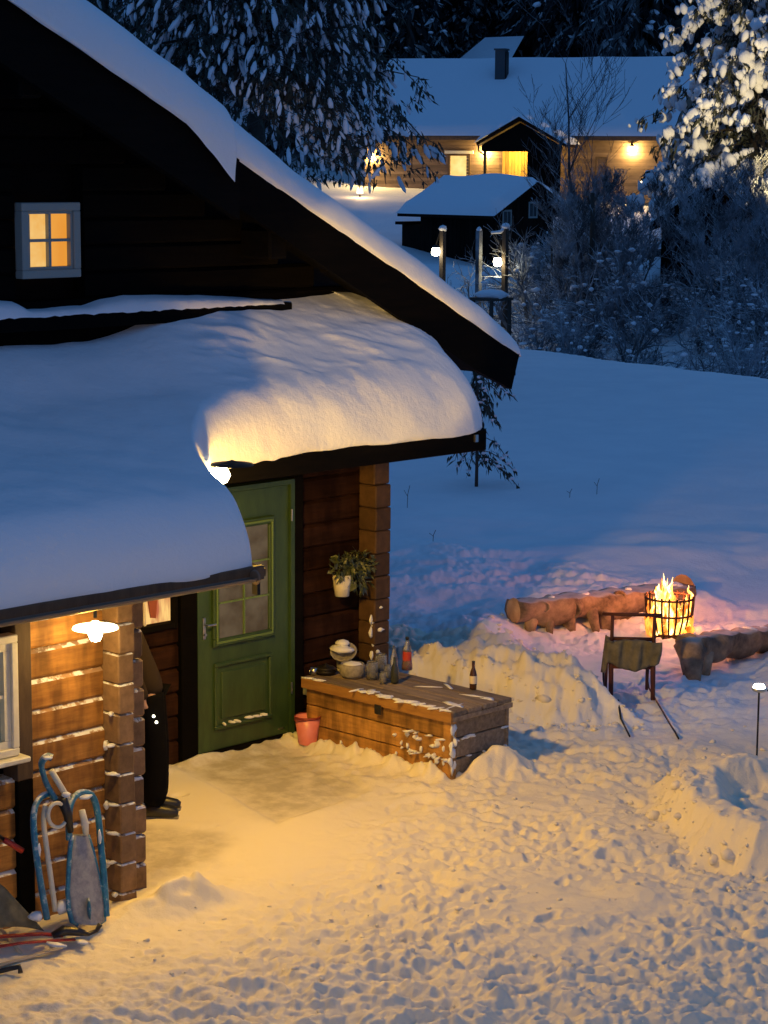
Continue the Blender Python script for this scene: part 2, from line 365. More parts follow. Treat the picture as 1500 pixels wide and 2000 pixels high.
# unit blob (rounded octahedron, 18 verts)
def _blob():
    V = [(1, 0, 0), (-1, 0, 0), (0, 1, 0), (0, -1, 0), (0, 0, 1), (0, 0, -1)]
    F = [(0, 2, 4), (2, 1, 4), (1, 3, 4), (3, 0, 4), (2, 0, 5), (1, 2, 5), (3, 1, 5), (0, 3, 5)]
    V = [np.array(v, float) for v in V]; E = {}; F2 = []
    def mid(a, b):
        k = (min(a, b), max(a, b))
        if k not in E: m = V[a]+V[b]; V.append(m/np.linalg.norm(m)); E[k] = len(V)-1
        return E[k]
    for a, b, c in F:
        x, y, z = mid(a, b), mid(b, c), mid(c, a); F2 += [(a, x, z), (x, b, y), (z, y, c), (x, y, z)]
    return np.array(V), np.array(F2)
BV, BF = _blob()
def blobs(C, S, rnd=.18, seed=0, axis=None):
    """C (n,3) centres, S (n,3) radii; axis optional (n,3) long direction for z"""
    r = np.random.default_rng(seed); n = len(C); C = np.asarray(C, float); S = np.asarray(S, float)
    V = BV[None]*(1+rnd*(r.random((n, len(BV), 1))*2-1))*S[:, None]
    a = r.random(n)*6.283; ca, sa = np.cos(a)[:, None], np.sin(a)[:, None]
    V = np.stack([V[..., 0]*ca-V[..., 1]*sa, V[..., 0]*sa+V[..., 1]*ca, V[..., 2]], -1)
    if axis is not None:
        Z = np.asarray(axis, float); Z = Z/(np.linalg.norm(Z, axis=1)[:, None]+1e-9)
        ref = np.where(np.abs(Z[:, 2:3]) < .9, np.array([[0, 0, 1.]]), np.array([[1., 0, 0]]))
        X = np.cross(ref, Z); X /= np.linalg.norm(X, axis=1)[:, None]+1e-9; Y = np.cross(Z, X)
        V = V[..., 0:1]*X[:, None]+V[..., 1:2]*Y[:, None]+V[..., 2:3]*Z[:, None]
    V = V+C[:, None]
    F = BF[None]+(np.arange(n)*len(BV))[:, None, None]
    return V.reshape(-1, 3), F.reshape(-1, 3)
def quads(C, U, Vv):
    """needle sprays: kite-shaped quads"""
    n = len(C); P = np.stack([C-Vv*.5, C+U*.4, C+U*.0+Vv*1.0, C-U*.4], 1)
    F = np.arange(4*n).reshape(n, 4); return P.reshape(-1, 3), F
def segs3(A, B, ra, rb):
    """many three-sided twigs from A to B"""
    A = np.asarray(A); B = np.asarray(B); T = B-A; T /= np.linalg.norm(T, axis=1)[:, None]+1e-9
    ref = np.where(np.abs(T[:, 2:3]) < .9, np.array([[0, 0, 1.]]), np.array([[1., 0, 0]]))
    X = np.cross(ref, T); X /= np.linalg.norm(X, axis=1)[:, None]+1e-9; Y = np.cross(T, X); V = []
    for P, r in ((A, ra), (B, rb)):
        r = np.broadcast_to(np.asarray(r), (len(A),))[:, None]
        for k in range(3):
            a = 2.0944*k; V.append(P+r*(X*math.cos(a)+Y*math.sin(a)))
    V = np.stack(V, 1); n = len(A)
    F = np.array([(0, 1, 4, 3), (1, 2, 5, 4), (2, 0, 3, 5)])[None]+(np.arange(n)*6)[:, None, None]
    return V.reshape(-1, 3), F.reshape(-1, 4)

# ================================================================== GROUND
RES = .02; GX0, GY0, GN = 4.0, 4.0, 800       # detail raster 16 x 16 m
gx, gy = np.meshgrid(GX0+np.arange(GN)*RES, GY0+np.arange(GN)*RES, indexing='ij')
det = np.zeros((GN, GN))
DOORMAT = [(11.15, 13.3), (12.3, 13.3), (12.35, 12.9), (11.75, 11.5), (10.65, 11.4)]
smooth_zone = sstep(-.5, .9, sdpoly(gx, gy, [(6, 12), (6, 9.6), (8.6, 9.4), (10.2, 10.0), (11.6, 11.2), (12.4, 11.8), (12.5, 14), (9, 14)]))
rough = (1-.8*smooth_zone)
far_u = gx*FWH[0]+gy*FWH[1]
wx = gx+.12*fbm(gx, gy, .5, 3, 31); wy = gy+.12*fbm(gx, gy, .5, 3, 37)
churn = sstep(-.35, .25, fbm(gx, gy, 1.6, 3, 41)+.25*sstep(10.8, 8.5, gy))
det += rough*1.15*(fbm(wx, wy, .42, 5, 1)*.05+churn*(1.35)*(fbm(wx+wy*.5, wy*.55, .12, 4, 5)*.042+fbm(gx, gy, .055, 3, 13)*.03))
det += (1-rough)*fbm(gx, gy, .5, 4, 9)*.02
def stamp(cx, cy, ang, L, Wd, dep):
    R = L*1.3; i0 = int((cx-R-GX0)/RES); i1 = int((cx+R-GX0)/RES)+1; j0 = int((cy-R-GY0)/RES); j1 = int((cy+R-GY0)/RES)+1
    i0 = max(i0, 0); j0 = max(j0, 0); i1 = min(i1, GN); j1 = min(j1, GN)
    if i1 <= i0 or j1 <= j0: return
    X = gx[i0:i1, j0:j1]-cx; Y = gy[i0:i1, j0:j1]-cy; u = X*math.cos(ang)+Y*math.sin(ang); v = -X*math.sin(ang)+Y*math.cos(ang)
    q = np.sqrt((u/(L/2))**2+(v/(Wd/2))**2)*(1+.7*fbm(gx[i0:i1, j0:j1], gy[i0:i1, j0:j1], .09, 2, 2))
    det[i0:i1, j0:j1] += -dep*(1-sstep(.6, 1.05, q))+dep*.35*np.exp(-((q-1.25)/.2)**2)
for k in range(520):
    cx, cy = random.uniform(7.5, 16), random.uniform(5.5, 12.5)
    s = float(sstep(-.3, .8, np.array(sdpoly(np.array(cx), np.array(cy), [(6, 12), (6, 9.6), (8.6, 9.4), (10.2, 10.0), (11.6, 11.2), (12.4, 11.8), (12.5, 14), (9, 14)]))))
    if random.random() < s*.9: continue
    if cx > 13.2 and cy > 11.4: continue
    if cx > 13.9 and cy > 11.0: continue
    stamp(cx, cy, random.uniform(0, 3.14), random.uniform(.10, .30), random.uniform(.06, .13), random.uniform(.006, .028)*(1 if cy < 10.2 else .55))
# tracks of feet around the fire, too
for k in range(60): stamp(random.uniform(15.2, 18.6), random.uniform(11.6, 13.6), random.uniform(0, 3.14), .28, .12, .015)
BANK = [(13.7, 16.5), (13.85, 13.6), (14.12, 12.5), (14.25, 11.95), (14.45, 11.62), (14.72, 11.48), (14.98, 11.8), (15.25, 12.5), (15.9, 13.5), (16.5, 14.3), (17.2, 15.1), (18.5, 17.5)]
FIRE = [(15.3, 12.1), (15.8, 13.1), (16.6, 14.1), (17.3, 14.55), (18.7, 14.0), (19.6, 12.8), (18.0, 12.1), (16.8, 11.4), (15.4, 10.6), (14.9, 11.2)]
YARD = [(3, 13.2), (13.6, 13.2), (14.1, 12.3), (14.9, 11.3), (16.0, 10.6), (16.9, 8.5), (15.5, 5.5), (12, 2), (3, 3)]
RMID = [(15.6, 10.7), (16.5, 11.2), (17.5, 11.75), (19.5, 12.6), (21.5, 11), (18.5, 7.6), (16.0, 8.6), (15.2, 9.9)]
RB = [(13.35, 10.0), (12.75, 9.5), (12.22, 8.8), (12.05, 8.25), (12.5, 7.7), (14.0, 8.0), (14.4, 9.2), (13.9, 9.9)]
RBC = [(13.5, 9.5), (12.85, 9.0), (12.55, 8.45), (12.75, 8.05), (13.8, 8.3), (14.1, 9.2)]
def hbase(x, y):
    a = x*FWH[0]+y*FWH[1]; l = x*RTH[0]+y*RTH[1]
    sh = 1.6*np.clip(l-3.4, -3, 10)*sstep(34, 47, a)*sstep(78, 60, a)
    h = np.interp(a+sh, [0, 20, 30, 44, 52, 55.5, 60, 66, 72, 80, 86, 96, 105, 118, 150, 240, 600],
                  [0, 0, .05, .12, .12, .0, -1.4, -.6, .0, .5, 1.0, 2.4, 3.2, 4.6, 10, 27, 60])
    h = h-1.25*np.exp(-((a-88)/7)**2-((l-13)/7)**2)+.0
    h = h+.35*sstep(15, 6, l)*sstep(62, 80, a)-.35*sstep(62, 80, a)
    h = h+sstep(30, 45, a)*fbm(x, y, 9, 3, 2)*.28*np.where(a > 57, 1.6, .35)
    # deep untouched snow away from the yard, the fire and the path
    dy = sdpoly(x, y, YARD); df = sdpoly(x, y, FIRE)
    open_ = 1-np.maximum(sstep(-.55, .1, dy), sstep(-.45, .1, df))
    lum = fbm(x, y, 1.9, 4, 4)
    h = h+open_*(.20+.30*np.clip(lum, -.35, .8)*sstep(31, 22, a)+.05*lum)
    wind = vnoise(x*.8+y*.1, y*.15+x*.05, 1.2, 8)*.05*sstep(30, 20, a)
    h = h+open_*wind
    db = sdpoly(x, y, BANK)
    h = h+((.22+.12*sstep(11.6, 12.8, y))*sstep(-.02, .24, db+.22*fbm(x, y, .5, 5, 3)))*sstep(21.5, 18.5, a+.0)*(1-.35*open_)+(.10*fbm(x, y, .4, 4, 6)+.10*fbm(x, y, .12, 4, 16))*sstep(-.2, .2, db)*sstep(24, 20, a)
    dm = sdpoly(x, y, RMID)
    h = h+(.12+.14*fbm(x, y, .8, 3, 7))*sstep(-.1, .5, dm)
    dr = sdpoly(x, y, RB)+.12*fbm(x, y, .45, 3, 8); dc = sdpoly(x, y, RBC)
    h = h+.27*sstep(-.03, .24, dr)-(.17-.05*fbm(x, y, .2, 2, 3))*sstep(-.05, .15, dc)
    # snow heaped at the annexe corner and along walls
    h = h+.15*np.exp(-(((x-8.98)/.33)**2+((y-10.50)/.13)**2))*(1+.8*fbm(x, y, .12, 2, 1))
    h = h+.05*np.exp(-((y-10.62)/.2)**2)*sstep(9.4, 8.9, x)*sstep(6.0, 7.6, x)
    h = h+.07*np.exp(-((x-12.36)/.07)**2)*sstep(11.2, 11.45, y)*sstep(12.9, 12.6, y)*(1+2.0*fbm(x, y, .12, 3, 5))
    h = h+.19*np.exp(-(((x-12.98)/.17)**2+((y-11.19)/.14)**2))+.13*np.exp(-(((x-12.72)/.2)**2+((y-11.22)/.1)**2))
    h = h+.035*np.exp(-((y-13.1)/.08)**2)*sstep(9.3, 10, x)*sstep(12.6, 12.3, x)*(1+1.5*fbm(x, y, .2, 3, 2))
    # scraped terrace by the door: a shallow step
    h = h-.02*sstep(-.02, .05, sdpoly(x, y, DOORMAT)+.03*fbm(x, y, .3, 2, 2))
    return h
def hdetail(x, y):
    fx = (x-GX0)/RES; fy = (y-GY0)/RES; ok = (fx > 1) & (fy > 1) & (fx < GN-2) & (fy < GN-2)
    fx = np.clip(fx, 1, GN-2); fy = np.clip(fy, 1, GN-2); i = fx.astype(int); j = fy.astype(int); u = fx-i; v = fy-j
    d = (det[i, j]*(1-u)+det[i+1, j]*u)*(1-v)+(det[i, j+1]*(1-u)+det[i+1, j+1]*u)*v
    edge = np.minimum.reduce([sstep(0, 40, fx), sstep(0, 40, fy), sstep(GN, GN-60, fx), sstep(GN, GN-60, fy)])
    return np.where(ok, d*edge, 0)
def ground_h(x, y):
    x = np.asarray(x, float); y = np.asarray(y, float); return hbase(x, y)+hdetail(x, y)
def gz(x, y): return float(ground_h(np.array([x]), np.array([y]))[0])

ang = np.concatenate([np.radians(np.linspace(-75, -13.2, 60)), np.radians(np.linspace(-13, 13, 620)), np.radians(np.linspace(13.2, 75, 60))])
yy = np.linspace(2080, 690, 760); rr = CAMH/np.tan(np.radians(90)-np.radians(90)+np.arctan((yy-320)/FPX)*1.0)
rr = np.concatenate([np.linspace(3, rr[0]-.2, 40), rr, np.linspace(rr[-1]+.3, 130, 190), np.linspace(133, 600, 60)])
A_, R_ = np.meshgrid(ang, rr, indexing='ij')
X_ = R_*np.cos(AZ-A_); Y_ = R_*np.sin(AZ-A_); Z_ = ground_h(X_, Y_)
na, nr = A_.shape; idx = np.arange(na*nr).reshape(na, nr)
F_ = np.stack([idx[:-1, :-1], idx[1:, :-1], idx[1:, 1:], idx[:-1, 1:]], -1).reshape(-1, 4)
ground = tri_mesh('ground', np.stack([X_, Y_, Z_], -1).reshape(-1, 3), F_, GSNOW, smooth=True)
tag(ground, 'trampled and drifted snow covering the yard, field and hillside', kind='structure')
dirt_shade = .8*sstep(-.1, .25, sdpoly(X_, Y_, DOORMAT)+.35*fbm(X_, Y_, .5, 4, 5))+.7*sstep(-.05, .25, sdpoly(X_, Y_, [(8.9, 13.3), (8.9, 10.95), (9.75, 10.95), (10.3, 11.5), (10.0, 12.2)])+.25*fbm(X_, Y_, .4, 4, 8))  # second patch paints the corner post's shadow into the snow
dirt_shade = np.clip(dirt_shade, 0, 1)
ca = ground.data.attributes.new('dirt_shade', 'FLOAT', 'POINT'); ca.data.foreach_set('value', dirt_shade.reshape(-1).astype(np.float32))

lamp_mask = np.maximum(sstep(-.3, 1.2, sdpoly(X_, Y_, YARD)+.5*fbm(X_, Y_, 1.5, 3, 5)), sstep(-.1, .3, sdpoly(X_, Y_, BANK))*.9*(X_ < 16))  # yard and bank area that takes the painted warm tint
ca = ground.data.attributes.new('lamp_tint', 'FLOAT', 'POINT'); ca.data.foreach_set('value', lamp_mask.reshape(-1).astype(np.float32))

# ================================================================== SNOW STRIPS (roofs)
def snow_strip(name, O, Wp, base, T, r, drop, label, mat=SNOWR, nj=34, amp=.012, under=40, ripple=None, parent=None):
    O = np.array(O, float); Wp = np.array(Wp, float); n = len(O)
    T = np.broadcast_to(T, (n,)); r = np.broadcast_to(r, (n,)); drop = np.broadcast_to(drop, (n,))
    dirs = Wp-O; L = np.linalg.norm(dirs, axis=1); dirs = dirs/L[:, None]
    rows = []; th = np.radians(np.linspace(-under, 90, 16))
    for a in th:
        off = r*(1-math.cos(a)) if a > 0 else r*.35*(1-math.cos(a))*1.0
        P = O+dirs*off[:, None]
        zt = T*math.sin(a) if a > 0 else drop*math.sin(a)/max(math.sin(math.radians(under)), .01)
        z = base(P[:, 0], P[:, 1])+zt; rows.append(np.column_stack([P, z]))
    for j in range(1, nj+1):
        v = j/nj; s = r+(L-r)*v; P = O+dirs*s[:, None]; z = base(P[:, 0], P[:, 1])+T; rows.append(np.column_stack([P, z]))
    G = np.stack(rows, 1)
    X, Y = G[..., 0], G[..., 1]
    w = np.ones(G.shape[1]); w[:4] = [0, .3, .6, .9]
    G[..., 2] += fbm(X, Y, .9, 3, 3)*.06*w+fbm(X, Y, .16, 3, 12)*amp*w
    if ripple is not None: G[..., 2] += ripple(X, Y)*w
    G[..., 0] += fbm(X*3+G[..., 2]*5, Y*3, 1, 2, 4)*.02*(1-np.minimum(1, np.arange(G.shape[1])/14))
    G[..., 1] += fbm(X*3, Y*3+G[..., 2]*5, 1, 2, 6)*.03*(1-np.minimum(1, np.arange(G.shape[1])/14))
    m = G.shape[1]; idx = np.arange(n*m).reshape(n, m)
    F = np.stack([idx[:-1, :-1], idx[1:, :-1], idx[1:, 1:], idx[:-1, 1:]], -1).reshape(-1, 4)
    o = tri_mesh(name, G.reshape(-1, 3), F, mat, smooth=True, parent=parent)
    if label: tag(o, label, 'snow')
    return o
def resample(pts, n):
    pts = np.array(pts, float); d = np.r_[0, np.cumsum(np.linalg.norm(np.diff(pts, axis=0), axis=1))]
    t = np.linspace(0, d[-1], n); return np.column_stack([np.interp(t, d, pts[:, k]) for k in range(pts.shape[1])])
def smoothpts(P, it=3):
    P = np.array(P, float)
    for _ in range(it):
        Q = [P[0]]
        for a, b in zip(P[:-1], P[1:]): Q += [a*.75+b*.25, a*.25+b*.75]
        Q.append(P[-1]); P = np.array(Q)
    return P
# skirt roof (annexe + canopy): outer curve with wall curve, per point T, r
lowbase = lambda x, y: 2.27+.19*(y-10.15)+.20*sstep(12.3, 13.2, y)+sstep(10.2, 11.6, x)*.26*np.clip((y-12.0)/1.15, 0, 1)**.8
ctl = [ # ox, oy, wx, wy, T, r
 (4.5, 10.10, 4.5, 13.15, .42, .34), (8.6, 10.10, 8.7, 13.15, .42, .34), (9.15, 10.10, 9.1, 13.15, .42, .34), (9.32, 10.18, 9.5, 13.15, .42, .32), (9.38, 10.45, 9.9, 13.15, .42, .30),
 (9.55, 10.85, 10.4, 13.15, .42, .32), (9.83, 11.25, 10.7, 13.15, .42, .34), (10.18, 11.60, 11.0, 13.15, .43, .36), (10.45, 11.85, 11.2, 13.15, .42, .36), (10.85, 11.98, 11.4, 13.15, .40, .36),
 (11.6, 11.99, 11.8, 13.15, .38, .36), (12.6, 11.98, 12.5, 13.15, .38, .36), (13.2, 11.98, 12.85, 13.15, .40, .38), (13.58, 12.0, 12.95, 13.15, .42, .48), (13.76, 12.25, 12.95, 13.15, .43, .6), (13.90, 12.6, 12.95, 13.17, .43, .7), (13.95, 13.1, 12.95, 13.19, .42, .7)]
c2 = resample(smoothpts(ctl, 2), 700)
def canopy_ripple(x, y):
    m = sstep(10.6, 11.3, x)
    q = vnoise(x*3-y*4, y*12+x*5.5, 1.0, 21)*.024+vnoise(x*5.0-y*7.0, y*22+x*11, 1.0, 25)*.014
    return m*q*sstep(13.2, 12.8, y)
snow_strip('roof_snow', c2[:, :2], c2[:, 2:4], lowbase, c2[:, 4], c2[:, 5], .03, 'thick smooth snow blanket over the low porch roof above the green door', ripple=canopy_ripple, nj=80, amp=.006)
# main roof: verge snow
RZ = lambda x, y: 3.14+.5*(14.85-x)
vx = np.linspace(5.0, 14.80, 380)
def lerp(x, xs, ys): return np.interp(x, xs, ys)
Tm = lerp(vx, [5, 9.5, 11.0, 11.7, 12.6, 13.5, 14.5, 14.8], [.50, .46, .42, .34, .28, .30, .27, .16])
Dm = lerp(vx, [5, 10.90, 11.12, 11.38, 11.40, 11.48, 14.8], [.02, .03, .12, .24, .02, .01, .02])
Oy = lerp(vx, [5, 10.8, 11.38, 11.41, 14.8], [12.62, 12.61, 12.59, 12.71, 12.72])
O_ = np.column_stack([vx, Oy]); Wp_ = np.column_stack([vx-.0, np.full_like(vx, 20.0)])
corner = [(14.88, 12.74), (14.94, 12.85), (14.96, 13.1), (14.97, 13.8), (14.97, 20)]
cw = [(14.4, 20), (14.4, 20), (14.0, 20), (13.5, 20), (10.5, 20.2)]
O_ = np.vstack([O_, corner]); Wp_ = np.vstack([Wp_, cw]); Tm = np.r_[Tm, .14, .15, .18, .2, .2]; Dm = np.r_[Dm, .02, .02, .02, .02, .02]
snow_strip('roof_snow', O_, Wp_, RZ, Tm, np.minimum(.28, Tm*.9), Dm, 'long strip of snow along the sloping edge of the dark gable roof', nj=40, amp=.006)

# ================================================================== THE LOG HOUSE
house = thing('log_house', (11, 13, 0), 'dark log house with steep snowy gable, lit upstairs window and green door', 'house')
def hp(mb, name, mat, parent, smooth=False):
    o = mb.build(name, mat, None, smooth); o.parent = parent; o.matrix_parent_inverse = Matrix.Identity(4)
    # parents are Empties at house origin or meshes in world coordinates
    return o
def wpos(o):
    p = o; off = Vector((0, 0, 0))
    while p is not None: off += p.location; p = p.parent
    return off
def part(mb, name, mat, parent, smooth=False):
    """build in world coordinates, parent under a thing that stands at its own location"""
    off = wpos(parent); o = mb.build(name, mat, None, smooth); o.parent = parent; o.location = -off
    return o
def emp(name, parent):
    o = D.objects.new(name, None); COL.objects.link(o); o.parent = parent; o.location = -wpos(parent); o.empty_display_size = .1; return o
def log_mb(x0, x1, yf, z, h=.2, dep=.14, axis='x', ch=.022, seed=0):
    """hewn log: chamfered flat-faced bar; front face looks to -Y (axis x) or -X (axis y)"""
    r = random.Random(seed); mb = MB(); n = max(2, int(abs(x1-x0)/.45)+1); V = []
    prof = [(0, z+ch), (0, z+h-ch*1.2), (ch*1.1, z+h-.004), (dep, z+h-.004), (dep, z+.002), (ch*.8, z+.002)]
    for i in range(n):
        t = x0+(x1-x0)*i/(n-1); j = r.uniform(-.006, .006); k = r.uniform(-.004, .004)
        for q, (a, b) in enumerate(prof):
            a2 = a+(j if q in (0, 1) else j*.4 if q in (2, 5) else 0); b2 = b+(k if q in (1, 2) else 0)
            V.append((t, yf+a2, b2) if axis == 'x' else (yf+a2, t, b2))
    m = len(prof); F = [(i*m+k, (i+1)*m+k, (i+1)*m+(k+1) % m, i*m+(k+1) % m) for i in range(n-1) for k in range(m)]
    F += [tuple(range(m)), tuple(range(n*m-1, (n-1)*m-1, -1))]
    mb.add(V, F); return mb
YW = 13.17
wall = emp('door_wall', house)
sd = 0
DL, DR = 11.22, 12.58     # opening with casings
for i in range(15):
    z = -.02+.2*i; segs = [(8.78, 13.42)]
    if z < 2.2: segs = [(8.78, DL), (DR, 13.42)]
    if 1.1 < z+.1 < 1.75: segs = [(8.78, 10.72), (DR, 13.42)]
    for a, b in segs:
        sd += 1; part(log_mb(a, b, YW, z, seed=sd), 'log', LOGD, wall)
# right corner: stack of cross-log ends with staggered joints
cst = emp('corner_notch_stack', house)
for i in range(13):
    z = -.12+.2*i; sd += 1; j = random.uniform(-.015, .015)
    if z < 0: continue
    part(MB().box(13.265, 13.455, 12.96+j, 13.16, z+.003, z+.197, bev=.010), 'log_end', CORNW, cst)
gw = emp('gable_wall', house)
for i in range(22):
    z = 2.98+.2*i; xr = 14.85-(z+.24-3.14)/.5-.35
    xl = 5.0
    if xr < xl+.3: break
    if z < 4.6 and z+.2 > 3.88:
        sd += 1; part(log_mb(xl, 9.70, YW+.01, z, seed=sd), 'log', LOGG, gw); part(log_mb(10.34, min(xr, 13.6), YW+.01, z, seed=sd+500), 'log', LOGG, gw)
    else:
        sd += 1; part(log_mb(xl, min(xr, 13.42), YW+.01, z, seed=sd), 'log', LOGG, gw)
# body of the house behind the log faces
body = MB(); body.box(9.32, 13.40, 13.33, 20.5, -.1, 3.1); body.prism([(5.0, 3.1), (13.4, 3.1), (13.4, 3.3), (7.2, 6.49), (5.0, 5.4)], 'y', 13.34, 20.5)
body.box(5.0, 9.32, 13.33, 20.5, -.1, 3.1)
part(body, 'side_wall', DARKW, house)
# roof
rf = MB()
def rz(x): return 3.14+.5*(14.85-x)
rf.prism([(14.88, rz(14.88)-.03), (6.6, rz(6.6)-.03), (6.6, rz(6.6)-.19), (14.88, rz(14.88)-.19)], 'y', 12.79, 20.8)
rf.prism([(6.6, rz(6.6)-.03), (3.5, rz(6.6)-.03-3.1*.498), (3.5, rz(6.6)-.19-3.1*.498), (6.6, rz(6.6)-.19)], 'y', 12.79, 20.8)
roofo = part(rf, 'roof', DARKW, house)
bb = MB(); bb.prism([(14.86, rz(14.86)), (11.5, rz(11.5)), (11.5, rz(11.5)-.36), (14.3, rz(14.3)-.40), (14.76, rz(14.76)-.36)], 'y', 12.73, 12.785)
part(bb, 'bargeboard', DARKW, house)
bb = MB(); bb.prism([(11.48, rz(11.48)), (5.0, rz(5.0)), (5.0, rz(5)-.46), (11.48, rz(11.48)-.46)], 'y', 12.70, 12.785)
part(bb, 'bargeboard', DARKW, house)
sf = MB()
for k in range(14):
    xa = 14.6-k*.62; sf.prism([(xa, rz(xa)-.22), (xa-.57, rz(xa-.57)-.22), (xa-.57, rz(xa-.57)-.26), (xa, rz(xa)-.26)], 'y', 12.80, 13.16)
part(sf, 'soffit', DARKW, house)
for xx in (13.55, 12.0, 9.6):
    part(MB().box(xx-.1, xx+.1, 12.81, 13.17, rz(xx)-.52, rz(xx)-.28, bev=.02), 'purlin', DARKW, house)
# ledge under the upstairs window with a thin snow line
part(MB().box(5.0, 12.35, 13.02, 13.175, 3.57, 3.68, bev=.01), 'ledge', DARKW, house)
for a, b in ((5.0, 12.25),):
    n = 160; P = np.linspace(a, b, n); mb = MB()
    hgt = np.interp(P, [5, 9.4, 9.65, 9.75, 10.3, 10.45, 10.7, 11.6, 12.25], [.13, .12, .10, .045, .04, .08, .10, .07, .02])+.012*fbm(P, P*0, .3, 3, 3)
    V = []; 
    for i in range(n):
        h_ = max(.004, hgt[i])
        V += [(P[i], 13.01, 3.68-random.uniform(0, .014)), (P[i], 13.015+random.uniform(0, .02), 3.68+h_*.55), (P[i], 13.08, 3.68+h_*.9), (P[i], 13.168, 3.68+h_*1.1)]
    F = [(i*4+k, (i+1)*4+k, (i+1)*4+k+1, i*4+k+1) for i in range(n-1) for k in range(3)]
    mb.add(V, F); part(mb, 'ledge_snow', SNOWR, house, True)
# upstairs window
def window(parent, x0, x1, z0, z1, y, fmat, pmat, fw=.05, mull=True, cas=.07, rows=2, cols=2, axis='x', lit=True):
    w = MB(); yo = y-.045
    f = [(x0-cas, x1+cas, z1, z1+cas), (x0-cas, x1+cas, z0-cas, z0), (x0-cas, x0, z0, z1), (x1, x1+cas, z0, z1)]
    win = emp('window', parent)
    for a, b, c, d in f: part(MB().box(a, b, yo, y+.05, c, d, bev=.006), 'casing', fmat, win)
    fr = MB(); 
    for a, b, c, d in [(x0, x1, z1-fw, z1), (x0, x1, z0, z0+fw), (x0, x0+fw, z0+fw, z1-fw), (x1-fw, x1, z0+fw, z1-fw)]: fr.box(a+.001, b-.001, yo+.02, y+.05, c+.001, d-.001)
    part(fr, 'frame', fmat, win)
    gx0, gx1, gz0, gz1 = x0+fw, x1-fw, z0+fw, z1-fw; mw = .022
    for i in range(cols):
        for j in range(rows):
            a = gx0+(gx1-gx0)*i/cols; b = gx0+(gx1-gx0)*(i+1)/cols; c = gz0+(gz1-gz0)*j/rows; d = gz0+(gz1-gz0)*(j+1)/rows
            part(MB().box(a+mw/2*(i > 0), b-mw/2*(i < cols-1), y+.02, y+.03, c+mw/2*(j > 0), d-mw/2*(j < rows-1)), 'pane', pmat[i % len(pmat)] if isinstance(pmat, list) else pmat, win)
    mm = MB()
    for i in range(1, cols): a = gx0+(gx1-gx0)*i/cols; mm.box(a-mw/2, a+mw/2, yo+.025, y+.04, gz0, gz1)
    for j in range(1, rows):
        c = gz0+(gz1-gz0)*j/rows
        for i in range(cols):
            a = gx0+(gx1-gx0)*i/cols+mw/2*(i > 0); b = gx0+(gx1-gx0)*(i+1)/cols-mw/2*(i < cols-1); mm.box(a, b, yo+.027, y+.04, c-mw/2, c+mw/2)
    part(mm, 'muntin', fmat, win); return win
WINU = D.materials.new('x'); D.materials.remove(WINU)
w = window(house, 9.775, 10.19, 4.01, 4.44, YW-.02, GREYP, [emat('lit_window_pale', (1, .62, .20), .9, (3, (.95, .48, .10), (2, 2, 2))), emat('lit_window_orange', (.95, .42, .06), .9, (3, (.9, .34, .035), (2, 2, .6)))], fw=.022, cas=.062)
# ---- annexe
YA = 10.95
an = emp('annexe_front_wall', house)
for i in range(11):
    z = -.03+.2*i; sd += 1
    a, b = (5.0, 9.2)
    if .98 < z+.1 < 1.93:
        part(log_mb(5.0, 7.2, YA, z, seed=sd), 'log', LOGW, an)
        part(log_mb(8.11, 8.695, YA, z, seed=sd+300), 'log', LOGW, an)
    else: part(log_mb(5.0, 8.695, YA, z, seed=sd), 'log', LOGW, an)
    part(MB().box(8.84, 9.05+random.uniform(-.01, .015), YA+.01, YA+.17, z+.004, z+.194, bev=.016), 'log_end', ENDW, an)
aw = emp('annexe_side_wall', house)
for i in range(12):
    z = -.13+.2*i; sd += 1
    if z+.2 > 2.2: continue
    z0 = max(z, -.08)
    part(MB().box(8.70, 8.832, 10.80+random.uniform(-.010, .010), 13.16, z0+.003, z+.197, bev=.009), 'log', ENDW, aw)
part(MB().box(5.0, 8.62, YA+.16, 13.1, -.1, 2.1), 'annexe_core', DARKW, house)
# left window with its trim and sill
w2 = window(house, 7.15, 7.905, 1.19, 1.86, YA-.05, WHITE, emat('dim_window_glass', (.10, .13, .10), .5), fw=.05, cas=.05, cols=2)
part(MB().box(7.0, 8.0, YA-.15, YA-.02, 1.10, 1.135, bev=.008), 'sill', WHITE, w2)
part(MB().box(7.975, 8.10, YA-.035, YA+.12, .95, 2.02, bev=.006), 'trim_board', TRIM, house)
part(MB().box(7.975, 8.10, YA-.033, YA+.12, .0, .948, bev=.006), 'trim_board', DARKW, house)
# low roof slabs, fascias, gutter
def lowz(y): return 2.27+.19*(y-10.15)
rs = MB(); rs.prism([(10.14, lowz(10.14)-.015), (13.16, lowz(13.16)-.015), (13.16, lowz(13.16)-.1), (10.14, lowz(10.14)-.1)], 'x', 5.0, 9.34)
rs.prism([(12.04, lowz(12.04)-.015), (13.16, lowz(13.16)-.015), (13.16, lowz(13.16)-.1), (12.04, lowz(12.04)-.1)], 'x', 9.345, 13.6)
rs.prism([(9.34, 11.0), (10.2, 11.9), (10.45, 12.04), (9.34, 12.04)], 'z', 2.40, 2.47)
part(rs, 'low_roof', DARKW, house)
part(MB().box(5.0, 9.33, 10.095, 10.135, 2.18, 2.272, bev=.006), 'fascia', TRIM, house)
part(MB().box(10.3, 13.6, 11.995, 12.035, lowz(12)-.17, lowz(12)+.0, bev=.006), 'fascia', DARKW, house)
part(MB().prism([(12.036, lowz(12.04)-.165), (13.16, lowz(13.16)-.165), (13.16, lowz(13.16)-.005), (12.036, lowz(12.04)-.005)], 'x', 13.583, 13.615), 'fascia', DARKW, house)
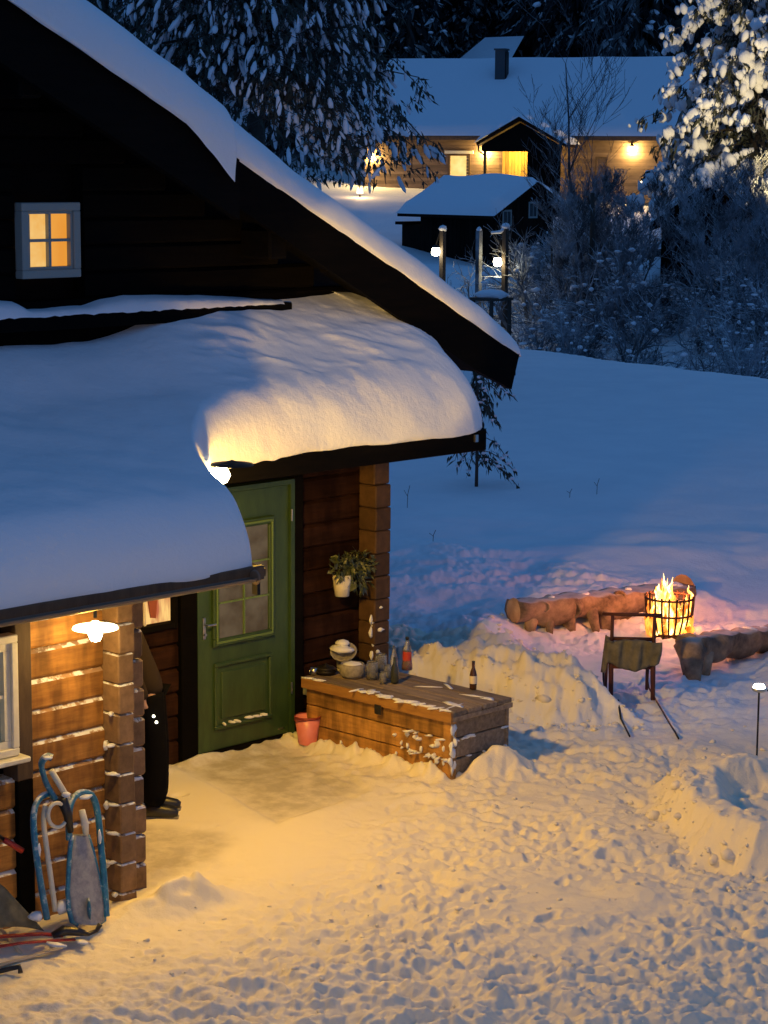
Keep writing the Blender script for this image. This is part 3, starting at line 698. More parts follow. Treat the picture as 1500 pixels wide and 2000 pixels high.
part(MB().box(13.44, 13.475, 11.975, 11.994, lowz(12)-.09, lowz(12)-.03), 'clip', METAL, house)
g = MB(); n = 8
prof = [(math.cos(a)*.04, math.sin(a)*.04) for a in np.linspace(math.pi, 2*math.pi, n)]+[(math.cos(a)*.034, math.sin(a)*.034) for a in np.linspace(2*math.pi, math.pi, n)]
g.prism([(10.05+a*.8, 2.215+b*.8) for a, b in prof], 'x', 5.0, 9.20); g.lathe([(0.001, 0), (.04, 0), (.05, .006), (.001, .006)], M=Matrix.Translation((9.20, 10.05, 2.215))@Matrix.Rotation(math.pi/2, 4, 'Y'))
part(g, 'gutter', GUTB, house)
part(MB().box(9.215, 9.24, 10.04, 10.09, 2.10, 2.22), 'gutter_bracket', BLACKM, house)
# beam under the annexe eave and rafters
part(MB().box(5.0, 9.28, 10.60, 10.72, 2.11, 2.21, bev=.01), 'eave_beam', TRIM, house)
for k in range(9): part(MB().box(5.3+k*.5, 5.38+k*.5, 10.14, 10.94, 2.19, 2.24), 'rafter', TRIM, house)
part(MB().box(9.42, 13.5, 12.5, 12.62, lowz(12.5)-.24, lowz(12.5)-.13, bev=.01), 'eave_beam', DARKW, house)
# fill behind casings
# kitchen window beside the door (part of the door wall)
kw = emp('window', house)
part(MB().box(10.76, 11.17, YW+.03, YW+.04, 1.17, 1.70), 'pane', WINLIT2, kw)
for a, b, c, d in [(10.72, 10.76, 1.12, 1.75), (11.17, 11.2, 1.12, 1.75), (10.76, 11.17, 1.70, 1.75), (10.76, 11.17, 1.12, 1.17)]:
    part(MB().box(a, b, YW-.03, YW+.08, c, d, bev=.004), 'casing', DARKW, kw)
part(MB().box(10.885, 10.905, YW+.012, YW+.028, 1.17, 1.70), 'muntin', WHITE, kw)
cu = MB(); cu.prism([(10.765, 1.70), (10.765, 1.33), (10.80, 1.24), (10.86, 1.27), (10.875, 1.70)], 'y', YW+.005, YW+.02)
part(cu, 'curtain', CURTAIN, kw)
cu = MB(); cu.prism([(10.92, 1.70), (10.92, 1.4), (10.95, 1.23), (11.0, 1.22), (11.02, 1.40), (11.03, 1.70)], 'y', YW+.005, YW+.02)
part(cu, 'curtain', CURTAIN, kw)
# door
dr = emp('door', house)
part(MB().box(DL, 11.392, YW-.05, YW+.1, -.02, 2.22, bev=.008), 'door_casing', DARKW, house)
part(MB().box(12.475, DR, YW-.04, YW+.1, -.02, 2.22, bev=.008), 'door_casing', DARKW, house)
part(MB().box(DL, DR, YW-.055, YW+.1, 2.222, 2.38, bev=.008), 'door_casing', DARKW, house)
fr = MB(); fr.box(11.394, 11.437, YW-.045, YW+.06, 0, 2.20); fr.box(12.43, 12.473, YW-.045, YW+.06, 0, 2.20); fr.box(11.438, 12.429, YW-.045, YW+.06, 2.16, 2.20)
part(fr, 'door_frame', GREEN, dr)
part(MB().box(11.44, 12.427, YW-.02, YW+.04, .03, 2.155, bev=.004), 'leaf', GREEN, dr)
part(MB().box(11.39, 12.5, YW-.062, YW+.05, -.03, .028, bev=.006), 'threshold', DARKW, dr)
def molding(x0, x1, z0, z1, wd, y0, y1, mat, nm):
    m_ = MB()
    for a, b, c, d in [(x0, x1, z1-wd, z1), (x0, x1, z0, z0+wd), (x0, x0+wd, z0+wd, z1-wd), (x1-wd, x1, z0+wd, z1-wd)]: m_.box(a, b, y0, y1, c, d, bev=.008)
    part(m_, nm, mat, dr)
molding(11.56, 12.24, .90, 1.92, .065, YW-.055, YW-.021, GREEN, 'window_molding')
molding(11.585, 12.215, .925, 1.895, .02, YW-.064, YW-.056, GREENL, 'window_bead')
part(MB().box(11.626, 12.174, YW-.034, YW-.024, .966, 1.854), 'pane', emat('door_glass', (.2, .145, .08), .45, (6, (.1, .065, .03), (1, 1, 1))), dr)
mm = MB(); mm.box(11.893, 11.907, YW-.05, YW-.035, .966, 1.854)
for zz in (1.26, 1.56): mm.box(11.626, 11.892, YW-.05, YW-.035, zz-.007, zz+.007); mm.box(11.908, 12.174, YW-.05, YW-.035, zz-.007, zz+.007)
part(mm, 'muntin', GREENL, dr)
molding(11.58, 12.22, .20, .76, .035, YW-.045, YW-.021, GREEN, 'panel_molding')
part(MB().box(11.66, 12.14, YW-.036, YW-.021, .28, .68, bev=.012), 'panel', GREEN, dr)
sn = MB(); 
V, F = blobs(np.array([(11.68+.07*k+random.uniform(-.02, .02), YW-.045, .245+random.uniform(0, .008)) for k in range(7) if k not in (3,)]), np.array([(.045, .014, .013)]*6), .2, 4)
sno = tri_mesh('snow_patch', V, F, SNOW, smooth=True); sno['kind'] = 'stuff'; sno.parent = dr; sno.location = -wpos(dr)
hd = MB(); hd.box(11.462, 11.492, YW-.035, YW-.021, .98, 1.16, bev=.004); hd.tube([(11.477, YW-.03, 1.10), (11.477, YW-.075, 1.10), (11.56, YW-.08, 1.10)], .009, 8); hd.lathe([(.001, 0), (.014, 0), (.012, .02), (.001, .02)], M=Matrix.Translation((11.477, YW-.03, 1.02))@Matrix.Rotation(math.pi/2, 4, 'X'))
part(hd, 'handle', METAL, dr)
for zz in (.42, 1.90): part(MB().box(12.424, 12.436, YW-.062, YW-.047, zz-.05, zz+.05, bev=.002), 'hinge', METAL, dr)
part(MB().box(12.30, 12.36, YW-.026, YW-.021, .075, .09), 'nameplate', METAL, dr)

# ---- lamps on the house
def pendant(loc, label, power):
    t = thing('wall_lamp', loc, label, 'lamp')
    part(MB().lathe([(.002, .048), (.022, .048), (.03, .038), (.14, .012), (.145, 0), (.138, .0), (.03, .034), (.002, .04)], c=loc, seg=28), 'lamp_shade', OPAL, t, True)
    part(MB().lathe([(.002, -.085), (.03, -.075), (.045, -.04), (.035, -.005), (.015, .03), (.002, .035)], c=loc, seg=20), 'bulb', BULB, t, True)
    part(MB().tube([np.array(loc)+(0, 0, .07), np.array(loc)+(0, 0, .13), np.array(loc)+(0, .05, .17), np.array(loc)+(0, .2, .17)], .012, 8), 'arm', BLACKM, t)
    return t
L1 = (8.375, 10.62, 1.92)
p1 = pendant(L1, 'glowing white shaded lamp over the plank wall beside the annexe corner', 60)
lamp_light('lamp_light', (L1[0], L1[1]-.02, L1[2]-.12), 23, WARM, .05, True)
L2 = (10.20, 11.50, 2.62)
t = thing('wall_lamp', (L2[0], L2[1], L2[2]), 'round glowing lamp at the eave corner above the green door, half hidden by roof snow', 'lamp')
part(MB().lathe([(.002, -.07), (.05, -.05), (.075, 0), (.05, .05), (.002, .06)], c=L2, seg=20), 'bulb', BULB, t, True)
part(MB().lathe([(.155, .072), (.15, .082), (.03, .10), (.002, .11)], c=(L2[0]+.06, L2[1]-.06, L2[2]), seg=24, close=False), 'lamp_shade', BLACKM, t, True)  # cap added to keep the lamp's light off the gable
lamp_light('lamp_light', (L2[0]+.09, L2[1]-.09, L2[2]-.03), 96, WARM, .07, True)

# ================================================================== STORAGE BENCH
bx0, bx1, by0, by1 = 12.44, 13.12, 11.31, 12.95
bench = thing('storage_bench', (12.78, 12.1, 0), 'long wooden storage bench with planked sides and bottles on its worn lid', 'bench')
for k in range(3):
    z = -.02+.165*k
    part(MB().box(bx0, bx0+.03, by0+.075, by1, z+.004, z+.16, bev=.006), 'plank', BENCHW, bench)
    part(MB().box(bx0+.07, bx1-.02, by0, by0+.03, z+.004, z+.16, bev=.006), 'plank', LIDW, bench)
part(MB().box(bx0-.012, bx0+.066, by0-.012, by0+.07, -.02, .472, bev=.008), 'corner_post', BENCHW, bench)
part(MB().box(bx1-.018, bx1+.02, by0-.01, by0+.06, -.02, .472, bev=.008), 'corner_post', LIDW, bench)
part(MB().box(bx0+.035, bx1, by0+.034, by1, -.02, .468), 'inner_box', DARKW, bench)
for k in range(4):
    a = bx0-.02+k*.18; part(MB().box(a+.004, a+.176, by0-.04, by1+.02, .502+random.uniform(-.003, .003), .545+random.uniform(-.003, .004), bev=.007), 'lid_board', LIDW, bench)
part(MB().box(bx0-.045, bx0-.018, by0-.045, by1+.02, .455, .54, bev=.006), 'lid_edge', LIDW2, bench)
part(MB().box(bx0-.015, bx0+.70, by0-.046, by0-.03, .462, .502, bev=.004), 'lid_edge', LIDW, bench)
part(MB().box(bx0-.052, bx0-.044, 12.03, 12.10, .39, .47, bev=.002), 'latch', BLACK, bench)
C = []; S = []
for k in range(30):
    yy_ = random.choice([random.uniform(11.3, 12.1), random.uniform(12.1, 12.9)]); C.append((bx0-.03+abs(random.gauss(0, .02)), yy_, .545)); S.append((random.uniform(.012, .04), random.uniform(.03, .1), random.uniform(.004, .012)))
for k in range(7): C.append((random.uniform(bx0+.02, bx1-.03), random.uniform(11.32, 12.3), .546)); S.append((random.uniform(.01, .05), random.uniform(.03, .14), .004))
for k in range(34): zz = random.random()**1.6*.3; C.append((bx0-.012, random.uniform(11.32, 12.0) if zz > .07 else random.uniform(11.3, 12.8), zz)); S.append((.012, random.uniform(.012, .04), random.uniform(.01, .03)))
for k in range(20): C.append((bx0-.015, random.uniform(11.32, 11.75), random.choice([.145, .31])+random.uniform(-.006, .006))); S.append((.014, random.uniform(.03, .07), .009))
for k in range(16): C.append((random.uniform(12.5, 13.1), by0-.006, random.choice([.31, .3, .145]))); S.append((random.uniform(.02, .06), .012, .009))
for k in range(10): C.append((bx0-.015+random.uniform(0, .05), by0-.02, random.uniform(.05, .42))); S.append((.025, .012, .04))
V, F = blobs(C, S, .3, 6)
o = tri_mesh('snow_patch', V, F, SNOW, smooth=True); o.parent = bench; o.location = -wpos(bench); o['kind'] = 'stuff'
LT = .549
def bottle(loc, prof, mat, label, labelband=None, cap=None, cat='bottle', neck=None):
    t = thing('bottle', loc, label, cat)
    part(MB().lathe(prof, c=loc, seg=18), 'bottle_body', mat, t, True)
    if labelband: z0, z1, r, m_ = labelband; part(MB().lathe([(r, z0), (r, z1)], c=loc, seg=18, close=False), 'label', m_, t, True)
    if cap: z0, z1, r, m_ = cap; part(MB().lathe([(.001, z0), (r, z0), (r, z1), (.001, z1)], c=loc, seg=14), 'cap', m_, t, True)
    return t
BP = [(.001, 0), (.029, .002), (.03, .02), (.03, .12), (.024, .15), (.013, .18), (.012, .23), (.001, .231)]
def atlid(x, y):
    d = ray(x, y); s = (LT-CAMH)/d[2]; return (d[0]*s, d[1]*s, LT)
BA = atlid(924, 1346); bottle(BA, BP, GLASSB, 'brown beer bottle with pale label standing alone near the bench end', (.05, .115, .0308, LABELW), (.225, .236, .0135, BLACK))
BB = atlid(771, 1334); bottle(BB, [(a*1.1, z*.95) for a, z in BP], GLASSD, 'dark bottle standing in front of the glass jars on the bench')
BC = atlid(795, 1308); bottle(BC, [(.001, 0), (.045, .002), (.046, .04), (.036, .10), (.038, .15), (.03, .20), (.014, .24), (.013, .27), (.001, .271)], GLASS, 'tall bottle of red drink with dark cap by the wall corner', (.06, .16, .0385, LABELR), (.262, .285, .016, BLACK))
part(MB().lathe([(.001, .003), (.042, .005), (.043, .04), (.033, .09), (.001, .09)], c=BC, seg=16), 'drink', RED, bpy.data.objects['bottle.002'] if 'bottle.002' in D.objects else bench, True)
BD = atlid(779, 1313); bottle((BD[0]-.03, BD[1]+.03, LT), BP, GLASS, 'clear glass bottle tucked behind the bottle of red drink')
def jar(px, py, r, h, label, candle=True):
    p = atlid(px, py); t = thing('glass_jar', p, label, 'jar', 'glass jars on the bench lid')
    part(MB().lathe([(.001, 0), (r, .002), (r, h*.85), (r*.85, h*.93), (r*.86, h), (r*.8, h), (r*.78, h*.93), (r*.93, h*.84), (r*.93, .008), (.001, .008)], c=p, seg=20, close=False), 'jar_glass', GLASS, t, True)
    if candle: part(MB().lathe([(.001, .01), (r*.5, .01), (r*.5, h*.45), (.001, h*.45)], c=p, seg=14), 'candle', CANDLE, t, True)
jar(727, 1326, .05, .15, 'leftmost glass jar beside the grey pot, holding a candle')
jar(744, 1316, .052, .17, 'tallest glass jar at the back of the bench top')
jar(757, 1326, .035, .12, 'small glass jar next to the dark bottle')
jar(748, 1335, .03, .10, 'lowest front glass jar near the lid edge', True)
PP = atlid(688, 1322); t = thing('pot', PP, 'round grey stoneware pot with snow on top on the bench', 'pot')
part(MB().lathe([(.001, 0), (.085, .002), (.105, .03), (.11, .08), (.10, .115), (.09, .115), (.085, .09), (.001, .085)], c=PP, seg=24), 'pot_body', STONE, t, True)
V, F = blobs([(PP[0], PP[1], PP[2]+.108)], [(.088, .088, .022)], .08, 2); o = tri_mesh('snow_cap', V, F, SNOW, smooth=True); o.parent = t; o.location = -Vector(PP)
PK = atlid(672, 1312); PK = (PK[0]+.10, PK[1]+.10, LT)
t = thing('bowl', PK, 'tilted snow-filled bowl propped behind the grey pot', 'bowl')
MR = Matrix.Translation(Vector(PK)+Vector((0, 0, .09)))@Matrix.Rotation(math.radians(-28), 4, 'Y')@Matrix.Rotation(math.radians(20), 4, 'X')
part(MB().lathe([(.001, 0), (.06, .002), (.10, .05), (.115, .08), (.105, .08), (.09, .05), (.001, .02)], M=MR, seg=24), 'bowl_body', STONE, t, True)
V, F = blobs([Vector(PK)+Vector((-.03, 0, .17)), Vector(PK)+Vector((.0, .02, .215))], [(.115, .1, .035), (.07, .06, .03)], .1, 5); o = tri_mesh('snow_cap', V, F, SNOW, smooth=True); o.parent = t; o.location = -Vector(PK)
part(MB().box(PK[0]-.05, PK[0]+.05, PK[1]-.05, PK[1]+.05, LT-.002, LT+.10, bev=.01), 'foot', STONE, t)
PQ = atlid(628, 1318); PQ = (PQ[0]+.05, PQ[1]+.0, LT)
t = thing('frying_pan', PQ, 'black pan with a pale handle at the wall end of the bench', 'pan')
part(MB().lathe([(.001, 0), (.08, .002), (.10, .04), (.095, .04), (.077, .008), (.001, .008)], c=PQ, seg=24), 'pan_body', BLACKM, t, True)
part(MB().tube([Vector(PQ)+Vector((.07, -.05, .035)), Vector(PQ)+Vector((.05, -.16, .045)), Vector(PQ)+Vector((.04, -.22, .05))], .011, 8), 'handle', WHITE, t, True)
part(MB().lathe([(.001, .042), (.096, .042), (.07, .065), (.012, .075), (.012, .09), (.001, .09)], c=PQ, seg=24), 'lid', BLACKM, t, True)
PM = atlid(613, 1318); t = thing('steel_mug', PM, 'small shiny steel mug at the far left corner of the bench', 'mug')
part(MB().lathe([(.001, 0), (.03, .002), (.03, .06), (.027, .06), (.026, .008), (.001, .008)], c=PM, seg=16), 'mug_body', METAL, t, True)
part(MB().tube([Vector(PM)+Vector((-.028, 0, .05)), Vector(PM)+Vector((-.048, 0, .045)), Vector(PM)+Vector((-.048, 0, .02)), Vector(PM)+Vector((-.028, 0, .012))], .004, 6), 'handle', METAL, t, True)
# pink bucket
bk = (12.31, 12.72, gz(12.31, 12.72)-.005)
d_ = ray(604, 1452); s_ = -CAMH/d_[2]; bk = (d_[0]*s_-.0, d_[1]*s_+.02, gz(d_[0]*s_, d_[1]*s_)-.01)
t = thing('bucket', bk, 'pink plastic bucket on the snow between the door and the bench', 'bucket')
part(MB().lathe([(.001, 0), (.075, .001), (.078, .01), (.108, .235), (.102, .235), (.073, .012), (.001, .012)], c=bk, seg=32, close=False), 'bucket_body', PINK, t, True)
part(MB().lathe([(.106, .222), (.113, .225), (.115, .236), (.109, .243), (.102, .238)], c=bk, seg=32, close=False), 'rim', PINKR, t, True)
part(MB().tube([Vector(bk)+Vector((.112*math.cos(a), .112*math.sin(a), .225-.02*abs(math.cos(a-2.3)))) for a in np.linspace(2.3-1.5, 2.3+1.5, 14)], .003, 6), 'bail', PINKR, t, True)
# wall socket
SK = (12.62, 13.12, .40); t = thing('wall_socket', SK, 'small pale outdoor socket low on the wall beside the door', 'socket')
part(MB().box(12.585, 12.655, 13.09, 13.165, .33, .45, bev=.008), 'socket_box', GREYP, t); part(MB().box(12.595, 12.645, 13.08, 13.089, .38, .44, bev=.003), 'flap', WHITE, t)
# hanging plant pot on the wall
HPp = (12.97, 13.02, 1.06)
def wallpt(x, y, Y):
    d = ray(x, y); s = Y/d[1]; return np.array([d[0]*s, Y, CAMH+d[2]*s])
HPp = wallpt(668, 1140, 13.02)
t = thing('hanging_plant', tuple(HPp), 'leafy plant in a white wall pot hung beside the corner post', 'plant')
part(MB().lathe([(.001, -.11), (.06, -.105), (.085, .08), (.08, .08), (.056, -.09), (.001, -.09)], c=tuple(HPp), seg=24), 'pot', WHITE, t, True)
part(MB().tube([HPp+(0, .07, .08), HPp+(0, .14, .08), HPp+(0, .145, .2)], .006, 6), 'hook', BLACKM, t)
lc = HPp+np.array([.10, -.03, .14]); C = []; U = []; Vv = []
for k in range(420):
    v = rng.normal(size=3); v /= np.linalg.norm(v); rr_ = rng.random()**.4; P = lc+v*rr_*np.array([.26, .09, .15])
    if P[1] > 13.14: P[1] = 13.13
    if P[2] < lc[2]-.05 and P[0] > lc[0]-.1: P[2] -= rng.random()*.12
    C.append(P); u = rng.normal(size=3)*.028; w_ = v*.03+rng.normal(size=3)*.02+np.array([0, 0, -.02]); U.append(u); Vv.append(w_)
V, F = quads(np.array(C), np.array(U), np.array(Vv)); o = tri_mesh('foliage', V, F, LEAF, t); o.location = -Vector(HPp)
st = MB()
for k in range(16): a = rng.random()*6.28; st.tube([HPp+(0, 0, .05), HPp+np.array([.05+math.cos(a)*.06, -.02, .14]), lc+np.array([math.cos(a)*.2, -.03+math.sin(a)*.04, math.sin(a)*.1])], .004, 4)
part(st, 'stem', LEAF, t)
# snow clinging to the corner log ends
C = []; S = []
for px, py in [(733, 1190), (722, 1215), (722, 1240), (728, 1262), (735, 1233), (742, 1232), (724, 1285), (735, 1275), (745, 1280), (728, 1225)]:
    P = wallpt(px, py, 12.93); C.append((13.27+random.uniform(-.03, .01)+(.06 if px > 732 else 0), 12.99 if px < 730 else 12.955, P[2])); S.append((random.uniform(.02, .04) if px > 730 else .014, .02, random.uniform(.012, .02) if px > 730 else .05))
V, F = blobs(C, S, .25, 8); o = tri_mesh('snow_patch', V, F, SNOW, smooth=True); o['kind'] = 'stuff'; o.parent = cst; o.location = -wpos(cst)
# snow knobs on the annexe corner notches
C = []; S = []
for k in range(10):
    z = .07+.2*k
    if z > 1.45: break
    C += [(8.69, 10.86+random.uniform(-.02, .02), z+random.uniform(-.01, .01))]; S += [(.022, .05, .014)]
    if k % 2: C += [(8.685, 10.92, z-.02)]; S += [(.02, .02, .035)]
    C += [(8.95, 10.95, z+.1)]; S += [(.05, .02, .010)]
V, F = blobs(C, S, .3, 9); o = tri_mesh('snow_patch', V, F, SNOW, smooth=True); o['kind'] = 'stuff'; o.parent = an; o.location = -wpos(an)
#EOF1

# ================================================================== FIRE PLACE
def gp(px, py, z=0.0):
    """point where the photo pixel meets a horizontal level"""
    d = ray(px, py); s = (z-CAMH)/d[2]; return np.array([d[0]*s, d[1]*s, z])
B0 = gp(1306, 1243, .02); FB = (B0[0], B0[1], gz(B0[0], B0[1])-.01)
t = thing('fire_basket', FB, 'burning iron fire basket full of flames on the snow behind the kicksled', 'fire basket')
FBv = np.array(FB)
def ring(r, z, w=.012):
    m = MB(); m.tube([FBv+np.array([r*math.cos(a), r*math.sin(a), z]) for a in np.linspace(0, 2*math.pi, 33)], w, 6, cap=False); return m
for r, z in ((.17, .10), (.235, .30), (.245, .47)): part(ring(r, z), 'ring', RUSTM, t, True)
for k in range(20):
    a = 2*math.pi*k/20; c, s_ = math.cos(a), math.sin(a); top = .50
    if k in (4, 9, 15): top = .54
    part(MB().tube([FBv+np.array([.11*c, .11*s_, .05]), FBv+np.array([.18*c, .18*s_, .10]), FBv+np.array([.232*c, .232*s_, .26]), FBv+np.array([.25*c, .25*s_, top])], .0115, 5), 'bar', RUSTM, t)
part(MB().lathe([(.001, .04), (.19, .055), (.20, .075), (.001, .07)], c=FB, seg=24), 'base_plate', RUSTM, t, True)
for a in (.4, 2.5, 4.6): part(MB().tube([FBv+np.array([.12*math.cos(a), .12*math.sin(a), .05]), FBv+np.array([.17*math.cos(a), .17*math.sin(a), -.02])], .014, 6), 'leg', RUSTM, t)
for k in range(7):
    a = random.random()*6.28; b = a+random.uniform(2, 4); z = .12+.045*k
    part(MB().tube([FBv+np.array([.15*math.cos(a), .15*math.sin(a), z]), FBv+np.array([0, 0, z+.03]), FBv+np.array([.15*math.cos(b), .15*math.sin(b), z+.05])], [.035, .04, .03], 7), 'firewood', EMBER, t, True)
fl = MB(); fo = MB()
left = -RTH
def tongue(m, cx, z0, z1, r, seed):
    rr_ = random.Random(seed); P = []; R = []
    for i in range(9):
        u = i/8; P.append(FBv+cx+np.array([0, 0, z0+(z1-z0)*u])+RTH*(.02*math.sin(u*6+seed))); R.append(max(.002, r*(math.sin(math.pi*min(1, .18+u*.82))**.8)*(1-.25*u)))
    m.tube(P, R, 7)
rf_ = random.Random(4)
def wave(m, lx, fx, z0, z1, r, sd_):
    P = []; R = []; ph = rf_.random()*6
    for i in range(12):
        u = i/11; P.append(FBv+RTH*(lx+.028*math.sin(u*7+ph)*u+.01*math.sin(u*17+ph))+FWH*(fx+.02*math.sin(u*5+ph*2)*u)+np.array([0, 0, z0+(z1-z0)*u])); R.append(max(.0015, r*(math.sin(math.pi*min(1, .16+u*.84))**.9)*(1-.45*u)*(1+.18*math.sin(u*13+ph))))
    m.tube(P, R, 8)
for k in range(30):
    lx = rf_.uniform(-.19, .19); fx = rf_.uniform(-.15, .1); hgt_ = .22+.36*math.exp(-((lx+.08)/.10)**2)*rf_.uniform(.6, 1.1)+rf_.uniform(0, .08)
    wave(fl, lx, fx, .10, .10+hgt_, rf_.uniform(.018, .042), k)
wave(fl, -.11, -.05, .35, .62, .06, 1); wave(fl, .0, -.05, .40, .69, .022, 2); wave(fl, .205, -.03, .38, .60, .024, 3); wave(fl, .19, -.02, .28, .5, .03, 5)
for k in range(12):
    lx = rf_.uniform(-.2, .2); wave(fo, lx, rf_.uniform(-.1, .14), .08, .42+.26*math.exp(-((lx+.06)/.12)**2)*rf_.uniform(.6, 1), rf_.uniform(.05, .085), k)
part(fl, 'flame', FLAME, t, True); part(fo, 'flame', FLAME2, t, True)
lamp_light('fire_light', (FB[0], FB[1], FB[2]+.62), 110, (1, .30, .10), .16)
lamp_light('fire_light', (FB[0], FB[1], FB[2]+.28), 95, (1, .30, .10), .14)
# lean log bench: half logs on stubby roots
def log_bench(name, P0, P1, r0, r1, label, stubs, knots, lit=None):
    P0 = np.array(P0, float); P1 = np.array(P1, float); t = thing(name, tuple((P0+P1)/2*np.array([1, 1, 0])+np.array([0, 0, gz(*((P0+P1)/2)[:2])])), label, 'log seat', 'split log seats round the fire')
    n = 44; pts = [P0+(P1-P0)*i/(n-1)+np.array([0, 0, .03*math.sin(i*.45+r0*50)]) for i in range(n)]
    rad = [(r0+(r1-r0)*i/(n-1))*(1+.07*math.sin(i*.5+2)+.04*math.sin(i*1.3)) for i in range(n)]; rad[0] *= .9; rad[-1] *= .92
    m = MB(); m.tube(pts, rad, 14)
    V = m.v[0]; V += np.stack([fbm(V[:, 0]*7, V[:, 2]*9+V[:, 1]*6, 1, 3, 3+k_) for k_ in (0, 5, 9)], 1)*.045; ax_ = P0[None]+((V-P0)@(P1-P0)/((P1-P0)@(P1-P0)))[:, None]*(P1-P0)[None]; V[:, 2] = np.minimum(V[:, 2], ax_[:, 2]+.62*r0+.012*np.sin(V[:, 0]*21))
    part(m, 'trunk', LOGB, t, True)
    dr_ = (P1-P0)/np.linalg.norm(P1-P0)
    for e, s_ in ((P0, -1), (P1, 1)):
        m = MB(); r = (r0 if s_ < 0 else r1)*.86; R = Vector((0, 0, 1)).rotation_difference(Vector(dr_*s_)).to_matrix().to_4x4()
        m.lathe([(.001, 0), (r*.8, -.002), (r, -.02)], M=Matrix.Translation(Vector(e+dr_*s_*.012))@R, seg=16, close=False); part(m, 'sawn_end', SPLIT, t, True)
    for (u, side, L, r, dz) in stubs:
        c = P0+(P1-P0)*u; d = FWH*side; tip = c+d*L+np.array([0, 0, dz])+dr_*random.uniform(-.05, .05)
        part(MB().tube([c, c+d*L*.5+np.array([0, 0, dz*.35]), tip], [r*1.5, r*1.1, r*.7], 9), 'root_stub', LOGB, t, True)
    for (u, side, up, r) in knots:
        c = P0+(P1-P0)*u; rr_ = r0+(r1-r0)*u; d = FWH*side*math.cos(up)+np.array([0, 0, 1])*math.sin(up); c = c+d*rr_*.92
        R = Vector((0, 0, 1)).rotation_difference(Vector(d)).to_matrix().to_4x4(); M_ = Matrix.Translation(Vector(c))@R
        part(MB().lathe([(r*1.35, -.04), (r*1.1, .03), (r*.72, .035), (r*.6, -.02), (.001, -.05)], M=M_, seg=14, close=False), 'knot_hollow', LOGB, t, True)
    C = []; S = []
    for k in range(4):
        u = random.random(); rr_ = r0+(r1-r0)*u; C.append(P0+(P1-P0)*u+np.array([0, 0, r0*.64])+FWH*random.uniform(.0, .06)); S.append((random.uniform(.03, .09), random.uniform(.03, .06), .015))
    V, F = blobs(C, S, .3, 4); o = tri_mesh('snow_patch', V, F, SNOW, smooth=True); o.parent = t; o.location = -wpos(t); o['kind'] = 'stuff'
    return t
a0 = gp(1005, 1194, .22); a1 = gp(1322, 1152, .30)
a0 = atd(1003, 1192, 22.6); a1 = atd(1335, 1158, 24.0)
log_bench('timber_bench', a0, a1, .15, .24, 'long knotted log seat left of the fire, glowing orange in the firelight', [(.10, -1, .08, .07, -.26), (.20, -1, .22, .05, -.25), (.30, -1, .16, .08, -.26), (.44, -1, .34, .06, -.24), (.52, -1, .30, .09, -.26), (.66, -1, .12, .08, -.3), (.9, -1, .06, .07, -.35)], [(.33, -1, -.1, .085), (.60, -1, .35, .06), (.17, -1, .2, .05)])
c0 = atd(1345, 1262, 20.9); c1 = atd(1530, 1240, 22.2)
log_bench('timber_bench', c0, c1, .15, .17, 'dark log seat right of the fire with a hollow root end', [(.02, -1, .22, .11, -.30), (.16, -1, .20, .07, -.27), (.8, 1, .1, .08, -.25)], [(.28, -1, .1, .065), (.62, -1, -.2, .05)])

# ================================================================== KICKSLED
kn = {}
def K(px, py, z): return gp(px, py, z)
rR0 = K(1325, 1445, .015); rL0 = K(1230, 1441, .015)
rR1 = K(1255, 1325, .03); rL1 = K(1173, 1338, .03)
ks = thing('kicksled', (15.4, 11.9, 0), 'kicksled with long steel runners and an olive blanket over its seat', 'kicksled')
dirr = (rR1-rR0); dirr /= np.linalg.norm(dirr); 
pR = K(1275, 1370, .03); pL = rL0+dirr*np.linalg.norm(pR-rR0); lat = pR-pL
def gzz(P, dz): return np.array([P[0], P[1], max(gz(P[0], P[1]), P[2])+dz])
RUN = 1.75
for s_, b in (('r', rR0), ('l', pL-dirr*np.linalg.norm(pR-rR0))):
    pts = [b+dirr*u for u in np.linspace(0, RUN, 10)]; pts = [gzz(p, .012) for p in pts]
    e = pts[-1]; pts += [e+dirr*.09+np.array([0, 0, .04]), e+dirr*.13+np.array([0, 0, .13])]
    part(MB().tube(pts, .009, 6), 'runner', BLACKM, ks, True)
u0 = np.linalg.norm(pR-rR0)
DKW = RED
FR = mat_wood('sled_dark_wood', (.10, .03, .02), (.05, .018, .012), .55, (8, 8, 8))
hb = []
for P in (pR, pL):
    top = P+np.array([0, 0, .79])+dirr*.02
    part(MB().tube([gzz(P, .01), P+dirr*.05+np.array([0, 0, .30]), P+dirr*.04+np.array([0, 0, .55]), top], [.02, .024, .018, .015], 8), 'post', FR, ks, True); hb.append(top)
    f = P+dirr*.40; part(MB().tube([gzz(f, .01), f-dirr*.03+np.array([0, 0, .30])], [.014, .018], 8), 'front_leg', FR, ks, True)
    part(MB().tube([P+dirr*.05+np.array([0, 0, .32]), f+dirr*.12+np.array([0, 0, .32])], .018, 8), 'seat_rail', FR, ks, True)
lat_u = (hb[0]-hb[1])/np.linalg.norm(hb[0]-hb[1])
part(MB().tube([hb[1]-lat_u*.09, hb[0]+lat_u*.07], .016, 8), 'handlebar', FR, ks, True)
for h_ in (.30, .56): part(MB().tube([pL+dirr*.05+np.array([0, 0, h_]), pR+dirr*.05+np.array([0, 0, h_])], .018, 8), 'crossbar', FR, ks, True)
for k in range(5):
    o_ = dirr*(.12+.085*k)+np.array([0, 0, .345]); part(MB().tube([pL+o_, pR+o_], .017, 6), 'seat_slat', FR, ks, True)
